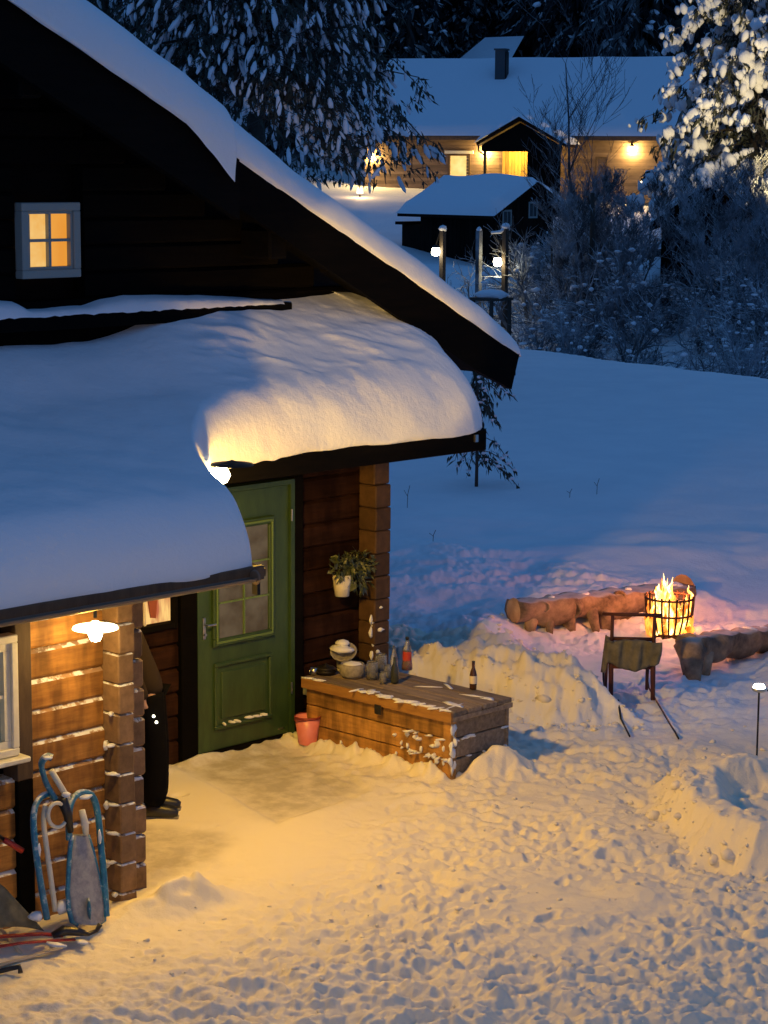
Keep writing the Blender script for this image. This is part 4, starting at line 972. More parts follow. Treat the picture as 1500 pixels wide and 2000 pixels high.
# blanket draped over the back and seat (cloth sheet with folds)
n1, n2 = 26, 24; V = []
mid0 = (pL+pR)/2; w = np.linalg.norm(pR-pL)
for i in range(n1):
    u = i/(n1-1)*2-1
    for j in range(n2):
        v = j/(n2-1)
        if v < .45: q = v/.45; off = dirr*(.0-.035*math.sin(q*1.6)-.02); z = .31+.26*q
        else: q = (v-.45)/.55; off = dirr*(-.0+.42*q); z = .58-.20*math.sin(q*1.6)
        sag = .05*(u*u)*(1 if v > .4 else .2); wob = .018*math.sin(u*9+v*4)+.012*math.sin(u*17-v*7)
        hem = -.035*math.cos(u*2.3)*(1-min(1, v/.2)) if v < .2 else 0
        P = mid0+lat_u*(u*(w/2+.045+.02*math.sin(v*5)))+off+np.array([0, 0, z-sag+hem+ (.03*abs(u) if v<.45 else 0)])-dirr*wob
        V.append(P)
F = [(i*n2+j, (i+1)*n2+j, (i+1)*n2+j+1, i*n2+j+1) for i in range(n1-1) for j in range(n2-1)]
m = MB(); m.add(V, F); bl = part(m, 'blanket', OLIVE, ks, True); so = bl.modifiers.new('thickness', 'SOLIDIFY'); so.thickness = .012
side = MB(); V = []
for i in range(10):
    for j in range(8):
        u = i/9; v = j/7; V.append(pL-lat_u*(.03+.035*v+.012*math.sin(u*9))+dirr*(-.02+.22*u)+np.array([0, 0, .56-.30*v-.05*u*v]))
side.add(V, [(i*8+j, (i+1)*8+j, (i+1)*8+j+1, i*8+j+1) for i in range(9) for j in range(7)])
bl2 = part(side, 'blanket_fold', OLIVE, ks, True); so = bl2.modifiers.new('thickness', 'SOLIDIFY'); so.thickness = .012
V, F = blobs([mid0+dirr*.26+np.array([0, 0, .46])+lat_u*x_ for x_ in (-.09, .03, .12)], [(.10, .12, .06)]*3, .15, 3); fo_ = tri_mesh('fleece', V, F, SHEEP, smooth=True); fo_.parent = ks; fo_.location = -wpos(ks)

# ================================================================== SOLAR STAKE LANTERN
sp = K(1478, 1481, 0.0); zt = .56; g0 = gz(sp[0], sp[1]); sp[2] = g0
t = thing('garden_lantern', tuple(sp), 'small glowing disc lantern on a thin stake in the snow at the right', 'lantern')
part(MB().tube([sp+np.array([0, 0, -.05]), sp+np.array([0, 0, zt])], .008, 8), 'stake', BLACKM, t)
part(MB().lathe([(.001, zt), (.05, zt), (.065, zt+.02), (.06, zt+.03), (.001, zt+.03)], c=tuple(sp), seg=20), 'dish', METAL, t, True)
part(MB().lathe([(.001, zt+.031), (.05, zt+.031), (.04, zt+.055), (.001, zt+.062)], c=tuple(sp), seg=20), 'glowing_lens', BULBC, t, True)
part(MB().box(sp[0]+.05, sp[0]+.13, sp[1]-.06, sp[1]-.045, zt-.0+g0, zt+.012+g0), 'bracket', BLACKM, t)

# ================================================================== SLEDGES BY THE ANNEXE WALL
YS = 10.72
def sp_(px, py, Y=YS): return wallpt(px, py, Y)
sr = thing('snow_racer', (8.42, 10.6, 0), 'blue steering sledge with frosted grey seat stood on end against the plank wall', 'sledge')
def strap(mb, pts, wdt, thk):
    """flat ribbon bar along points in the wall plane"""
    mb.tube(pts, wdt, 8, flat=thk); return mb
# two hooped runners
def wp(lst, Ys): return [sp_(x, y, Y) for (x, y), Y in zip(lst, Ys)]
m = MB(); m.tube(smoothpts(wp([(92, 1795), (80, 1730), (68, 1650), (64, 1590), (74, 1560), (95, 1548), (108, 1560)], [10.47, 10.5, 10.54, 10.6, 10.66, 10.70, 10.72]), 2), .021, 8)
part(m, 'ski', BLUE, sr, True)
m = MB(); m.tube(smoothpts(wp([(108, 1780), (100, 1720), (90, 1650), (84, 1600), (88, 1575)], [10.55, 10.58, 10.62, 10.66, 10.70]), 2), .017, 8)
part(m, 'runner', WHITE, sr, True)
m = MB(); m.tube(smoothpts(wp([(135, 1640), (134, 1590), (140, 1560), (160, 1545), (182, 1552), (192, 1590), (197, 1650), (204, 1720), (208, 1790)], [10.62, 10.62, 10.66, 10.7, 10.7, 10.66, 10.6, 10.52, 10.46]), 2), .022, 8)
part(m, 'ski', BLUE, sr, True)
# seat board
sb = []
for (xl, xr, y, Y) in [(146, 172, 1632, 10.60), (142, 182, 1665, 10.57), (140, 190, 1700, 10.54), (138, 198, 1740, 10.50), (140, 205, 1775, 10.47), (146, 204, 1800, 10.45), (158, 195, 1806, 10.44)]:
    sb.append((sp_(xl, y, Y), sp_(xr, y, Y)))
V = []; 
for a, b in sb:
    for q in (0, .12, .5, .88, 1): V.append(a+(b-a)*q+np.array([0, -.02*math.sin(q*math.pi), 0]))
for a, b in sb:
    for q in (0, .12, .5, .88, 1): V.append(a+(b-a)*q+np.array([0, .05-.02*math.sin(q*math.pi), 0]))
n_ = len(sb); F = []
for i in range(n_-1):
    for k in range(4): F += [(i*5+k, i*5+k+1, (i+1)*5+k+1, (i+1)*5+k), (n_*5+i*5+k, n_*5+(i+1)*5+k, n_*5+(i+1)*5+k+1, n_*5+i*5+k+1)]
    F += [(i*5, (i+1)*5, n_*5+(i+1)*5, n_*5+i*5), (i*5+4, n_*5+i*5+4, n_*5+(i+1)*5+4, (i+1)*5+4)]
F += [(0, n_*5, n_*5+4, 4), ((n_-1)*5, (n_-1)*5+4, n_*5+(n_-1)*5+4, n_*5+(n_-1)*5)]
m = MB(); m.add(V, F); part(m, 'seat', SEATG, sr, True)
m = MB(); m.tube([a+np.array([-.012, .015, 0]) for a, b in sb], .016, 6); m2 = MB(); m2.tube([b+np.array([.012, .015, 0]) for a, b in sb], .012, 6)
part(m, 'seat_edge', BLUE, sr, True); part(m2, 'seat_edge', BLUE, sr, True)
V, F = blobs([sp_(174, 1775, 10.435)], [(.045, .012, .07)], .25, 4); o = tri_mesh('worn_patch', V, F, BLUE, smooth=True); o.parent = sr; o.location = -wpos(sr)
# steering column, front ski, wheel
m = MB(); m.tube(wp([(100, 1505), (118, 1535), (134, 1562)], [10.66, 10.65, 10.63]), .020, 8); part(m, 'steering_column', WHITE, sr, True)
m = MB(); m.tube(smoothpts(wp([(108, 1560), (92, 1535), (82, 1505), (80, 1488), (92, 1476), (102, 1480)], [10.66, 10.68, 10.68, 10.66, 10.64, 10.62]), 2), [.03]*3+[.034]*0+[.032]*18 if False else .030, 8, flat=.6); part(m, 'front_ski', BLUE, sr, True)
m = MB(); m.tube([sp_(112+20*math.cos(a)*.9, 1592+24*math.sin(a), 10.60) for a in np.linspace(.6, 5.2, 16)], .013, 8); part(m, 'handle_loop', WHITE, sr, True)
m = MB(); m.tube(wp([(120, 1560), (132, 1590), (138, 1625)], [10.62, 10.60, 10.6]), [.035, .03, .02], 8); part(m, 'steering_housing', BLACK, sr, True)
m = MB(); m.tube(wp([(160, 1582), (166, 1610), (168, 1630)], [10.585, 10.57, 10.57]), [.02, .024, .018], 8); part(m, 'foot_rest', WHITE, sr, True)
V, F = blobs([sp_(168, 1556, 10.66), sp_(130, 1552, 10.61), sp_(70, 1790, 10.5), sp_(125, 1770, 10.55), sp_(76, 1660, 10.52), sp_(195, 1635, 10.58), sp_(92, 1480, 10.6)], [(.06, .03, .014), (.03, .03, .02), (.05, .05, .03), (.08, .05, .04), (.012, .012, .05), (.014, .012, .05), (.03, .03, .01)], .25, 3)
o = tri_mesh('snow_patch', V, F, SNOW, smooth=True); o.parent = sr; o.location = -wpos(sr); o['kind'] = 'stuff'
# red and black ski sledge lying on the snow
q0 = K(-40, 1858, .06); q1 = K(196, 1832, .03)
rs_ = thing('red_sledge', tuple(K(90, 1850, 0)), 'red and black sledge with a pale strap lying flat on the snow', 'sledge')
dz = np.array([0, 0, .035])
for off, mt, rr_ in ((np.array([-.03, .07, .05]), RED, .018), (np.array([.02, -.06, .03]), RED, .014)):
    P = [q0+off, q0+(q1-q0)*.3+off+dz*.3, q0+(q1-q0)*.6+off, q0+(q1-q0)*.74+off*.6]; part(MB().tube(P, rr_, 8, flat=.6), 'rail', mt, rs_, True)
part(MB().tube([q0+(q1-q0)*u+np.array([0, 0, z]) for u, z in ((.60, .05), (.70, .075), (.80, .06), (.9, .035), (.97, .05), (1.0, .09))], [.03, .05, .045, .022, .02, .024], 8, flat=.6), 'nose', BLACK, rs_, True)
part(MB().tube([K(-20, 1790, .06), K(15, 1830, .06), K(40, 1862, .03)], .014, 8, flat=.4), 'strap', ROPE, rs_, True)
part(MB().tube([K(-30, 1905, .03), K(15, 1893, .04), K(38, 1888, .06), K(40, 1900, .03)], .016, 8), 'handle_bar', BLACK, rs_, True)
part(MB().tube([K(-10, 1888, .03), K(60, 1868, .03), K(120, 1850, .04)], .02, 8, flat=.4), 'deck', ROPE, rs_, True)
V, F = blobs([K(110, 1845, .09), K(160, 1840, .055)], [(.09, .03, .012), (.05, .03, .01)], .2, 3); o = tri_mesh('snow_patch', V, F, SNOW, smooth=True); o.parent = rs_; o.location = -wpos(rs_)
# shovel with a red handle leaning on the wall
sh = thing('snow_shovel', (7.85, 10.6, 0), 'grey-green snow shovel with a red grip leaning on the wall at the left edge', 'shovel')
part(MB().tube([sp_(8, 1640, 10.74), sp_(44, 1662, 10.70)], .019, 8), 'grip', RED, sh, True)
part(MB().tube([sp_(-40, 1610, 10.80), sp_(10, 1641, 10.745)], .012, 8), 'shaft', BLACK, sh, True)
V = []
for i in range(9):
    for j in range(7):
        u = i/8; v = j/6; px = -30+115*u*(.35+.65*v); py = 1735+85*v-10*math.sin(u*3); V.append(sp_(px, py, 10.62-.12*v+.03*math.sin(u*3.1)))
m = MB(); m.add(V, [(i*7+j, (i+1)*7+j, (i+1)*7+j+1, i*7+j+1) for i in range(8) for j in range(6)])
bo = part(m, 'blade', OLIVE, sh, True); so = bo.modifiers.new('thickness', 'SOLIDIFY'); so.thickness = .01

# ================================================================== PERSON behind the annexe corner
def skin_obj(name, J, E_, R, mat, parent, root=0, sub_=2):
    me = D.meshes.new(name); me.from_pydata([tuple(j) for j in J], E_, []); me.materials.append(mat)
    o = D.objects.new(name, me); COL.objects.link(o); o.parent = parent
    sk = o.modifiers.new('skin', 'SKIN'); sk.use_smooth_shade = True
    for i, r in enumerate(R): me.skin_vertices[0].data[i].radius = (r, r) if not isinstance(r, tuple) else r
    for v in me.skin_vertices[0].data: v.use_root = False
    me.skin_vertices[0].data[root].use_root = True
    ss = o.modifiers.new('sub', 'SUBSURF'); ss.levels = sub_; ss.render_levels = sub_
    return o
# local frame: facing +x, stood at (10.0,12.2); right leg in view
px0, py0 = 10.17, 12.22
pt = thing('person', (px0, py0, gz(px0, py0)), 'person in black trousers mostly hidden behind the annexe corner, one leg showing', 'person', rz=math.radians(-45))
LEAN = lambda P: [(x-.24*max(0, (z-.85))/.6 if z > .85 else x, y*.8, z) for x, y, z in P]
J = [(0, 0, .93), (0, 0, 1.08), (-.01, 0, 1.28), (-.01, 0, 1.42), (0, 0, 1.50), (.02, 0, 1.60), (.02, 0, 1.70),
     (-.01, .17, 1.42), (-.02, .24, 1.16), (.10, .20, .96), (.17, .18, .93),
     (-.01, -.17, 1.42), (-.02, -.23, 1.16), (.10, -.18, .98), (.17, -.16, .96),
     (0, .10, .88), (.02, .11, .48), (-.02, .11, .08), (.12, .11, .03), (0, -.10, .88), (.02, -.10, .48), (-.02, -.10, .08), (.12, -.10, .03)]
E_ = [(0, 1), (1, 2), (2, 3), (3, 4), (4, 5), (5, 6), (3, 7), (7, 8), (8, 9), (9, 10), (3, 11), (11, 12), (12, 13), (13, 14), (0, 15), (15, 16), (16, 17), (17, 18), (0, 19), (19, 20), (20, 21), (21, 22)]
R = [.07, .08, .10, .085, .05, .085, .085, .06, .045, .033, .03, .06, .045, .033, .03, .06, .05, .036, .022, .06, .05, .036, .022]
J = LEAN([(x-(.15 if i in (9, 10, 13, 14) else 0), y, z-(.12 if i in (9, 10, 13, 14) else 0)) for i, (x, y, z) in enumerate(J)])
skin_obj('body', J, E_, R, SKIN, pt)
J2 = [(0, 0, .98), (0, .095, .88), (.015, .105, .5), (.0, .11, .07), (0, -.095, .88), (.015, -.105, .5), (.0, -.11, .07)]
skin_obj('trousers', LEAN(J2), [(0, 1), (1, 2), (2, 3), (0, 4), (4, 5), (5, 6)], [.115, .105, .10, .105, .105, .10, .105], CLOTH, pt, sub_=2)
J3 = [(0, 0, .96), (0, 0, 1.1), (-.01, 0, 1.3), (-.01, 0, 1.44), (-.01, .17, 1.43), (-.02, .24, 1.16), (.09, .205, .98), (-.01, -.17, 1.43), (-.02, -.24, 1.16), (.09, -.185, 1.0)]
J3 = [(x-(.12 if i in (6, 9) else 0), y, z-(.1 if i in (6, 9) else 0)) for i, (x, y, z) in enumerate(J3)]
J3[0] = (0, 0, .84)
skin_obj('jacket', LEAN(J3), [(0, 1), (1, 2), (2, 3), (3, 4), (4, 5), (5, 6), (3, 7), (7, 8), (8, 9)], [.145, .14, .15, .10, .08, .06, .048, .08, .06, .048], JACK, pt)
for s_ in (1, -1):
    m = MB(); y = .11*s_
    m.tube([(-.07, y, .05), (0, y, .055), (.08, y, .045), (.155, y, .032), (.185, y, .028)], [.05, .056, .052, .046, .03], 10); sh_ = m.build('shoe', BLACK, pt, True)
    m = MB(); m.box(-.10, .19, y-.042, y+.042, -.005, .018, bev=.008); m.build('sole', SOLE, sh_)
    m = MB(); m.tube([(.04, y-.044, .05), (.04, y, .085), (.04, y+.044, .05)], .008, 6); m.build('strap', SOLE, sh_)
V, F = blobs([(-.34, 0, 1.70)], [(.10, .085, .09)], .03, 3); tri_mesh('hair', V, F, HAIRM, pt, True)
for s_ in (1, -1):     # hands with fingers, eyes and nose
    b = np.array([-.24, .145 if s_ > 0 else -.13, .80]); m = MB()
    for k in range(4): m.tube([b+(0, (k-1.5)*.018, 0), b+(.05, (k-1.5)*.02, -.012), b+(.08-.006*abs(k-1.5), (k-1.5)*.02, -.035)], [.010, .009, .007], 6)
    m.tube([b+(-.02, -s_*.03, 0), b+(.02, -s_*.05, -.01), b+(.045, -s_*.045, -.025)], [.011, .010, .008], 6); m.build('fingers', SKIN, pt, True)['kind'] = 'stuff'
    V, F = blobs([(-.225, .032*s_, 1.655)], [(.008, .012, .007)], .02, 3); tri_mesh('eye', V, F, BLACK, pt, True)
V, F = blobs([(-.21, 0, 1.63)], [(.016, .012, .022)], .02, 3); tri_mesh('nose', V, F, SKIN, pt, True)
for dz_ in (.0, -.045):
    V, F = blobs([(.02+.02*(dz_ < 0), -.21, .80+dz_)], [(.012, .012, .012)], .02, 3); tri_mesh('reflector', V, F, emat('reflector_glint', (1, .95, .7), 6), pt, True)  # the glint is painted on as a glow

# ================================================================== TREES
def conifer(name, loc, h, rbase, seed, label, snowmat=SNOWF, nb=120, twig=16, snow=1.0, clump=(.16, .3), droop=.45, zmin=.08, group=None, needle=NEEDLE, flat=.6, top=1.0, limb=0, body_=True, size=.28, bare=None, vert=False, bell=False):
    r = np.random.default_rng(seed); t = thing(name, loc, label, 'tree', group)
    trunk = MB(); trunk.tube([(0, 0, -.5), (0, 0, h*.5), (0, 0, h)], [max(.08, h*.022), h*.013, .01], 8); trunk.build('trunk', BARK, t, True)
    C = []; U = []; Vq = []; SC_ = []; SS = []; SA = []; TA = []; TB = []; TR = []; limbs = []
    for b in range(nb):
        u = (b+r.random())/nb; z = h*(zmin+(top-zmin)*u**.9); L = rbase*(1-u*.97)**.75*(.75+.5*r.random()); a = r.random()*6.283
        d = np.array([math.cos(a), math.sin(a), 0]); n = max(3, int(twig*L/rbase)+2); prev = np.array([0, 0, z])
        for i in range(n):
            s = (i+1)/n; P = np.array([0, 0, z])+d*L*s+np.array([0, 0, -droop*L*(s**1.5)+.10*L*math.sin(s*3.1)])+r.normal(size=3)*.04*L*s
            TA.append(prev); TB.append(P); TR.append(.012+.03*(1-s)*L/3); 
            side = np.array([-d[1], d[0], 0])
            for q in (-1, 1, 0):
                wdt = (.28*L*(1-s*.6)+.1)*q*r.uniform(.4, 1.1); c = P+side*wdt+np.array([0, 0, -abs(wdt)*.35-.05])
                if q: TA.append(P); TB.append(c); TR.append(.008)
                for k in range(5 if (vert or bell) else 3):
                    c2_ = P+(c-P)*r.uniform(.3, 1.15)+r.normal(size=3)*.05; C.append(c2_); w_ = r.normal(size=3)*.5; dn = np.array([d[0]*.3, d[1]*.3, -.8])+r.normal(size=3)*.35
                    U.append(np.cross(dn, w_)/(np.linalg.norm(np.cross(dn, w_))+1e-6)*size*.35*r.uniform(.6, 1.3)); Vq.append(dn*size*.6*r.uniform(.6, 1.4))
                if r.random() < snow*(.35+.65*s):
                    rr_ = r.uniform(*clump); pc = c+np.array([0, 0, rr_*.25])
                    if vert: SC_.append(pc+np.array([0, 0, -rr_*.8])); SS.append((rr_*.38, rr_*.30, rr_*r.uniform(.7, 1.5))); SA.append(np.array([d[0]*.35, d[1]*.35, -1])+r.normal(size=3)*.25)
                    elif bell:
                        SC_.append(pc); SS.append((rr_*.62, rr_*.55, rr_*.62)); SA.append(np.array([0, 0, 1])+r.normal(size=3)*.2)
                        for kk in range(4):
                            o2 = r.normal(size=3)*rr_*.42+d*rr_*.3+np.array([0, 0, -rr_*r.uniform(.25, .75)]); s2 = rr_*r.uniform(.22, .45); SC_.append(pc+o2); SS.append((s2*.8, s2*.75, s2*r.uniform(.9, 1.6))); SA.append(np.array([d[0]*.3, d[1]*.3, 1])+r.normal(size=3)*.2)
                    else: SC_.append(pc); SS.append((rr_*r.uniform(.7, 1.2), rr_*r.uniform(.6, 1), rr_*flat*r.uniform(.7, 1.3))); SA.append(np.array([0, 0, 1])+r.normal(size=3)*.25)
            prev = P
    V, F = quads(np.array(C), np.array(U), np.array(Vq)); tri_mesh('crown', V, F, needle, t)
    V, F = segs3(np.array(TA), np.array(TB), np.array(TR), np.array(TR)*.7); tri_mesh('branches', V, F, BARK, t)
    V, F = blobs(np.array(SC_), np.array(SS), .22, seed, np.array(SA)); o = tri_mesh('snow_clumps', V, F, snowmat, t, True); o['kind'] = 'stuff'
    if limb:
        for k in range(limb):
            a = r.random()*6.283; z = h*r.uniform(.12, .9); L = rbase*(1-z/h)**.6*1.0; P = [np.array([0, 0, z])]
            for i in range(8): P.append(P[-1]+np.array([math.cos(a), math.sin(a), .05-.12*i/3])*L/8+r.normal(size=3)*.05*L/3)
            m = MB(); m.tube(P, np.linspace(.085, .02, 9), 6); m.build('limb', PINELIMB, t, True)
    return t
# great snow-laden pine rising behind the roof
def place(px, py, dep): P = atd(px, py, dep); return P
P = place(500, 420, 43); g_ = gz(P[0], P[1])
conifer('pine_tree', (P[0], P[1], g_), 12.5, 3.5, 5, 'huge dark pine with drooping snow-flecked boughs rising behind the gable roof', nb=330, twig=13, snow=.6, clump=(.06, .17), droop=.42, zmin=.45, vert=True, size=.19, limb=16, top=1.05)
P = place(205, 300, 50); g_ = gz(P[0], P[1])
conifer('pine_tree', (P[0], P[1], g_), 13.5, 3.4, 8, 'dark pine at the upper left, further back beside the roof snow', nb=230, twig=11, snow=.4, clump=(.06, .17), droop=.4, zmin=.12, vert=True, size=.22, limb=8, top=1.05)
# spruce at the right, lit by the added flood lamp
P = place(1475, 400, 70); g_ = gz(P[0], P[1]); SPR = (P[0], P[1], g_)
conifer('spruce_tree', SPR, 16.0, 3.4, 15, 'tall spruce at the right, heavy with lamp-lit lumps of snow', nb=200, twig=9, snow=.29, clump=(.17, .44), droop=.35, zmin=.30, bell=True, flat=.95, size=.30, top=1.05, snowmat=SNOWF)
# added flood lamp, unseen past the right edge, put in to light the spruce
P = place(1585, 560, 61); g_ = gz(P[0], P[1]); LP = np.array([P[0], P[1], g_])
t = thing('added_floodlight', tuple(LP), 'added flood lamp on an unseen pole, put in to light the spruce', 'added_floodlight')
part(MB().tube([LP, LP+(0, 0, 3.3)], .03, 8), 'pole', BLACKM, t)
part(MB().box(LP[0]-.15, LP[0]+.15, LP[1]-.08, LP[1]+.08, LP[2]+3.3, LP[2]+3.5, bev=.02), 'lamp_head', BLACKM, t)
l = D.lights.new('flood_beam', 'SPOT'); l.energy = 3000; l.spot_size = math.radians(75); l.spot_blend = .4; l.color = (1, .74, .34); l.shadow_soft_size = .1
o = D.objects.new('flood_beam', l); COL.objects.link(o); o.location = LP+np.array([0, 0, 3.62])-RTH*.3; o.rotation_euler = (Vector((SPR[0], SPR[1], SPR[2]+9))-Vector(o.location)).to_track_quat('-Z', 'Y').to_euler()

# frosted shrubs
def shrub_data(seed, h, n0, spread, depth=4, up=.8, wr=.012):
    r = np.random.default_rng(seed); A = []; B = []; RA = []; RB_ = []
    def grow(P, dv, L, rad, lev):
        ns = 3; Q = P
        for i in range(ns):
            dv = dv+r.normal(size=3)*.16; dv /= np.linalg.norm(dv); N_ = Q+dv*L/ns; r2 = rad*(1-.25*(i+1)/ns)
            A.append(Q); B.append(N_); RA.append(rad*(1-.25*i/ns)); RB_.append(r2)
            if lev > 0:
                for q in range(2 if lev > 1 else 2):
                    nd = dv+r.normal(size=3)*.55+np.array([0, 0, .1]); nd /= np.linalg.norm(nd); grow(N_, nd, L*r.uniform(.45, .7), r2*.6, lev-1)
            Q = N_
        if lev == 0 and r.random() < .5: pass
    for k in range(n0):
        a = r.random()*6.283; s = r.random()**.6; d = np.array([math.cos(a)*s*spread, math.sin(a)*s*spread, up]); d /= np.linalg.norm(d)
        grow(np.array([math.cos(a)*s*.3, math.sin(a)*s*.3, -.1]), d, h*r.uniform(.45, .7), wr*2.2, depth)
    V, F = segs3(np.array(A), np.array(B), np.array(RA), np.array(RB_)); 
    return V, F, np.array(B)
shr = []
for k in range(4):
    V, F, tips = shrub_data(40+k, 2.4, 5, .85, 3, .75, .026)
    t = thing('frosted_shrub', (0, 0, -50), 'x', 'shrub', 'frosted bare shrubs beyond the field edge')
    tri_mesh('twigs', V, F, FROST, t)['kind'] = 'stuff'
    r = np.random.default_rng(k); sel = r.random(len(tips)) < .008; C = tips[sel]; S = np.column_stack([r.uniform(.04, .13, len(C)), r.uniform(.04, .13, len(C)), r.uniform(.02, .07, len(C))])
    V, F = blobs(C, S, .2, k); tri_mesh('snow_clumps', V, F, SNOWF, t, True)['kind'] = 'stuff'
    shr.append(t)
spots = []
rs2 = np.random.default_rng(77)
rows_ = [(50, 55, 1330, 1530, 5, (.6, .85)), (57.5, 62, 995, 1520, 11, (.7, 1.0)), (62, 67, 1010, 1520, 9, (.9, 1.2)), (68, 74, 1030, 1290, 8, (.8, 1.15)), (70, 76, 1400, 1520, 5, (.9, 1.3)), (76, 82, 1060, 1230, 5, (.7, 1.0))]
for d0, d1, x0, x1, n, (s0, s1) in rows_:
    for i in range(n): spots.append((x0+(x1-x0)*(i+.5+rs2.uniform(-.4, .4))/n, rs2.uniform(d0, d1), rs2.uniform(s0, s1)))
place_words = ['near the roof tip', 'left of the bare tree', 'below the small shed', 'below the bare tree', 'in front of the snowed-in car', 'right of the snow mound', 'near the right edge']
for i, (px, dep, s) in enumerate(spots):
    o = shr[i] if i < 4 else copy_tree(shr[i % 4])
    if 1225 < px < 1400 and dep < 76: s *= .5
    P = atd(px, 600, dep); o.location = (P[0], P[1], gz(P[0], P[1])); o.scale = (s, s, s); o.rotation_euler = (0, 0, rs2.uniform(0, 6.28))
    depw = 'on the field edge' if dep < 62.2 else ('in the middle of the thicket' if dep < 68 else 'at the back of the thicket')
    o['label'] = 'tangled frosted bare shrub beyond the snow field edge'
# bare trees
def bare_tree(px, py, dep, h, seed, label, n0=1, wr=.06, mat=FROSTD, lev=4, spread=.12, name='bare_tree'):
    r = np.random.default_rng(seed); A = []; B = []; RA = []; RB_ = []
    def grow(P, dv, L, rad, lev, curve):
        ns = 5; Q = P
        for i in range(ns):
            dv = dv+r.normal(size=3)*.07+np.array([0, 0, curve]); dv /= np.linalg.norm(dv); N_ = Q+dv*L/ns; ra = rad*(1-.16*i); rb = rad*(1-.16*(i+1))
            A.append(Q); B.append(N_); RA.append(max(ra, .006)); RB_.append(max(rb, .005))
            if lev > 0 and i > 0:
                for q in range(2):
                    a = r.random()*6.283; nd = dv*.75+np.array([math.cos(a), math.sin(a), .1])*.62; nd /= np.linalg.norm(nd); grow(N_, nd, L*r.uniform(.32, .5), rb*.5, lev-1, .07)
            Q = N_
    P = atd(px, py, dep); base = np.array([P[0], P[1], gz(P[0], P[1])]); t = thing(name, tuple(base), label, 'tree')
    for k in range(n0):
        a = r.random()*6.283; grow(np.array([0, 0, -.1]), np.array([math.cos(a)*spread*(n0 > 1), math.sin(a)*spread*(n0 > 1), 1.]), h, wr, lev, 0)
    V, F = segs3(np.array(A), np.array(B), np.array(RA), np.array(RB_)); k3 = 15*(5)
    m = tri_mesh('branches', V, F, mat, t)
    m2_ = MB(); m2_.tube([(0, 0, -.2), (0.02, 0, h*.25), (0, .03, h*.5)], [wr*1.25, wr*1.0, wr*.75], 8); m2_.build('trunk', BARK, t, True)
    return t
bare_tree(1152, 690, 66, 8.0, 3, 'tall dark leafless birch standing in front of the far house roof', 1, .085, lev=3)
bare_tree(1075, 690, 68, 4.6, 9, 'slim leafless sapling left of the tall birch', 1, .04, lev=3)
bare_tree(1420, 700, 61, 3.3, 12, 'leafless young tree at the right above the field edge', 3, .05, lev=4, spread=.3, mat=FROST)
bare_tree(1480, 700, 64, 3.0, 14, 'frosted leafless tree at the far right edge of the thicket', 3, .05, lev=4, spread=.3, mat=FROST)
bare_tree(1190, 690, 70, 3.0, 19, 'frosted leafless tree just right of the tall birch', 2, .05, lev=4, spread=.3, mat=FROST)

bare_tree(1138, 690, 65, 3.0, 21, 'pale frosted tree left of the birch trunk', 3, .05, lev=4, spread=.35, mat=FROST)
bare_tree(1225, 690, 67, 3.2, 23, 'pale frosted tree to the right, beyond the birch', 3, .05, lev=4, spread=.4, mat=FROST)
# small young spruce by the house corner
P = gp(930, 977, .05); base = (P[0], P[1], gz(P[0], P[1])); r = np.random.default_rng(5)
t = thing('young_spruce', base, 'thin young spruce with drooping dark boughs standing beyond the house corner', 'tree')
MB().tube([(0, 0, -.1), (.01, 0, .9), (0, .02, 2.1)], [.028, .02, .006], 6).build('trunk', BARK, t, True)
TA = []; TB = []; TR = []; C = []; U = []; Vq = []; SC_ = []; SS = []
for b in range(44):
    z = .38+1.65*b/44; L = (.62-.22*b/44)*(r.uniform(.6, 1.15)); a = r.random()*6.283; d = np.array([math.cos(a), math.sin(a), 0]); prev = np.array([0, 0, z])
    for i in range(6):
        s = (i+1)/6; Pq = np.array([0, 0, z])+d*L*s+np.array([0, 0, -.55*L*s**2]); TA.append(prev); TB.append(Pq); TR.append(.008); prev = Pq
        for k in range(4):
            dn = np.array([d[0]*.4, d[1]*.4, -1])+r.normal(size=3)*.4; C.append(Pq+r.normal(size=3)*.025); U.append(r.normal(size=3)*.028); Vq.append(dn*.075)
        if r.random() < .35: SC_.append(Pq+np.array([0, 0, .02])); SS.append((.05, .04, .022))
V, F = quads(np.array(C), np.array(U), np.array(Vq)); tri_mesh('crown', V, F, NEEDLE, t)
V, F = segs3(np.array(TA), np.array(TB), np.array(TR), np.array(TR)*.7); tri_mesh('branches', V, F, BARK, t)
V, F = blobs(np.array(SC_), np.array(SS), .2, 5); tri_mesh('snow_clumps', V, F, SNOWF, t, True)['kind'] = 'stuff'
# dry weed stalks poking from the field
for k, (px, py, hh) in enumerate([(1165, 985, .22), (1112, 990, .12), (795, 1010, .3), (845, 1085, .15), (1010, 700, .3)]):
    P = gp(px, py, .12); P[2] = gz(P[0], P[1]); t = thing('weed_stalk', tuple(P), ['dry weed stalk alone in the middle of the snow field', 'short dry stalk left of the tall one in the snow field', 'dry forked stalk in the snow beside the house corner', 'tiny dry stalk above the snow mounds near the house', 'thin dry stalk at the field edge by the roof tip'][k], 'plant')
    m = MB(); m.tube([(0, 0, -.05), (.02, .01, hh*.6), (.05, .0, hh)], .004, 5); m.tube([(.02, .01, hh*.5), (-.04, .02, hh*.8)], .003, 5); m.build('stalk', BARK, t)

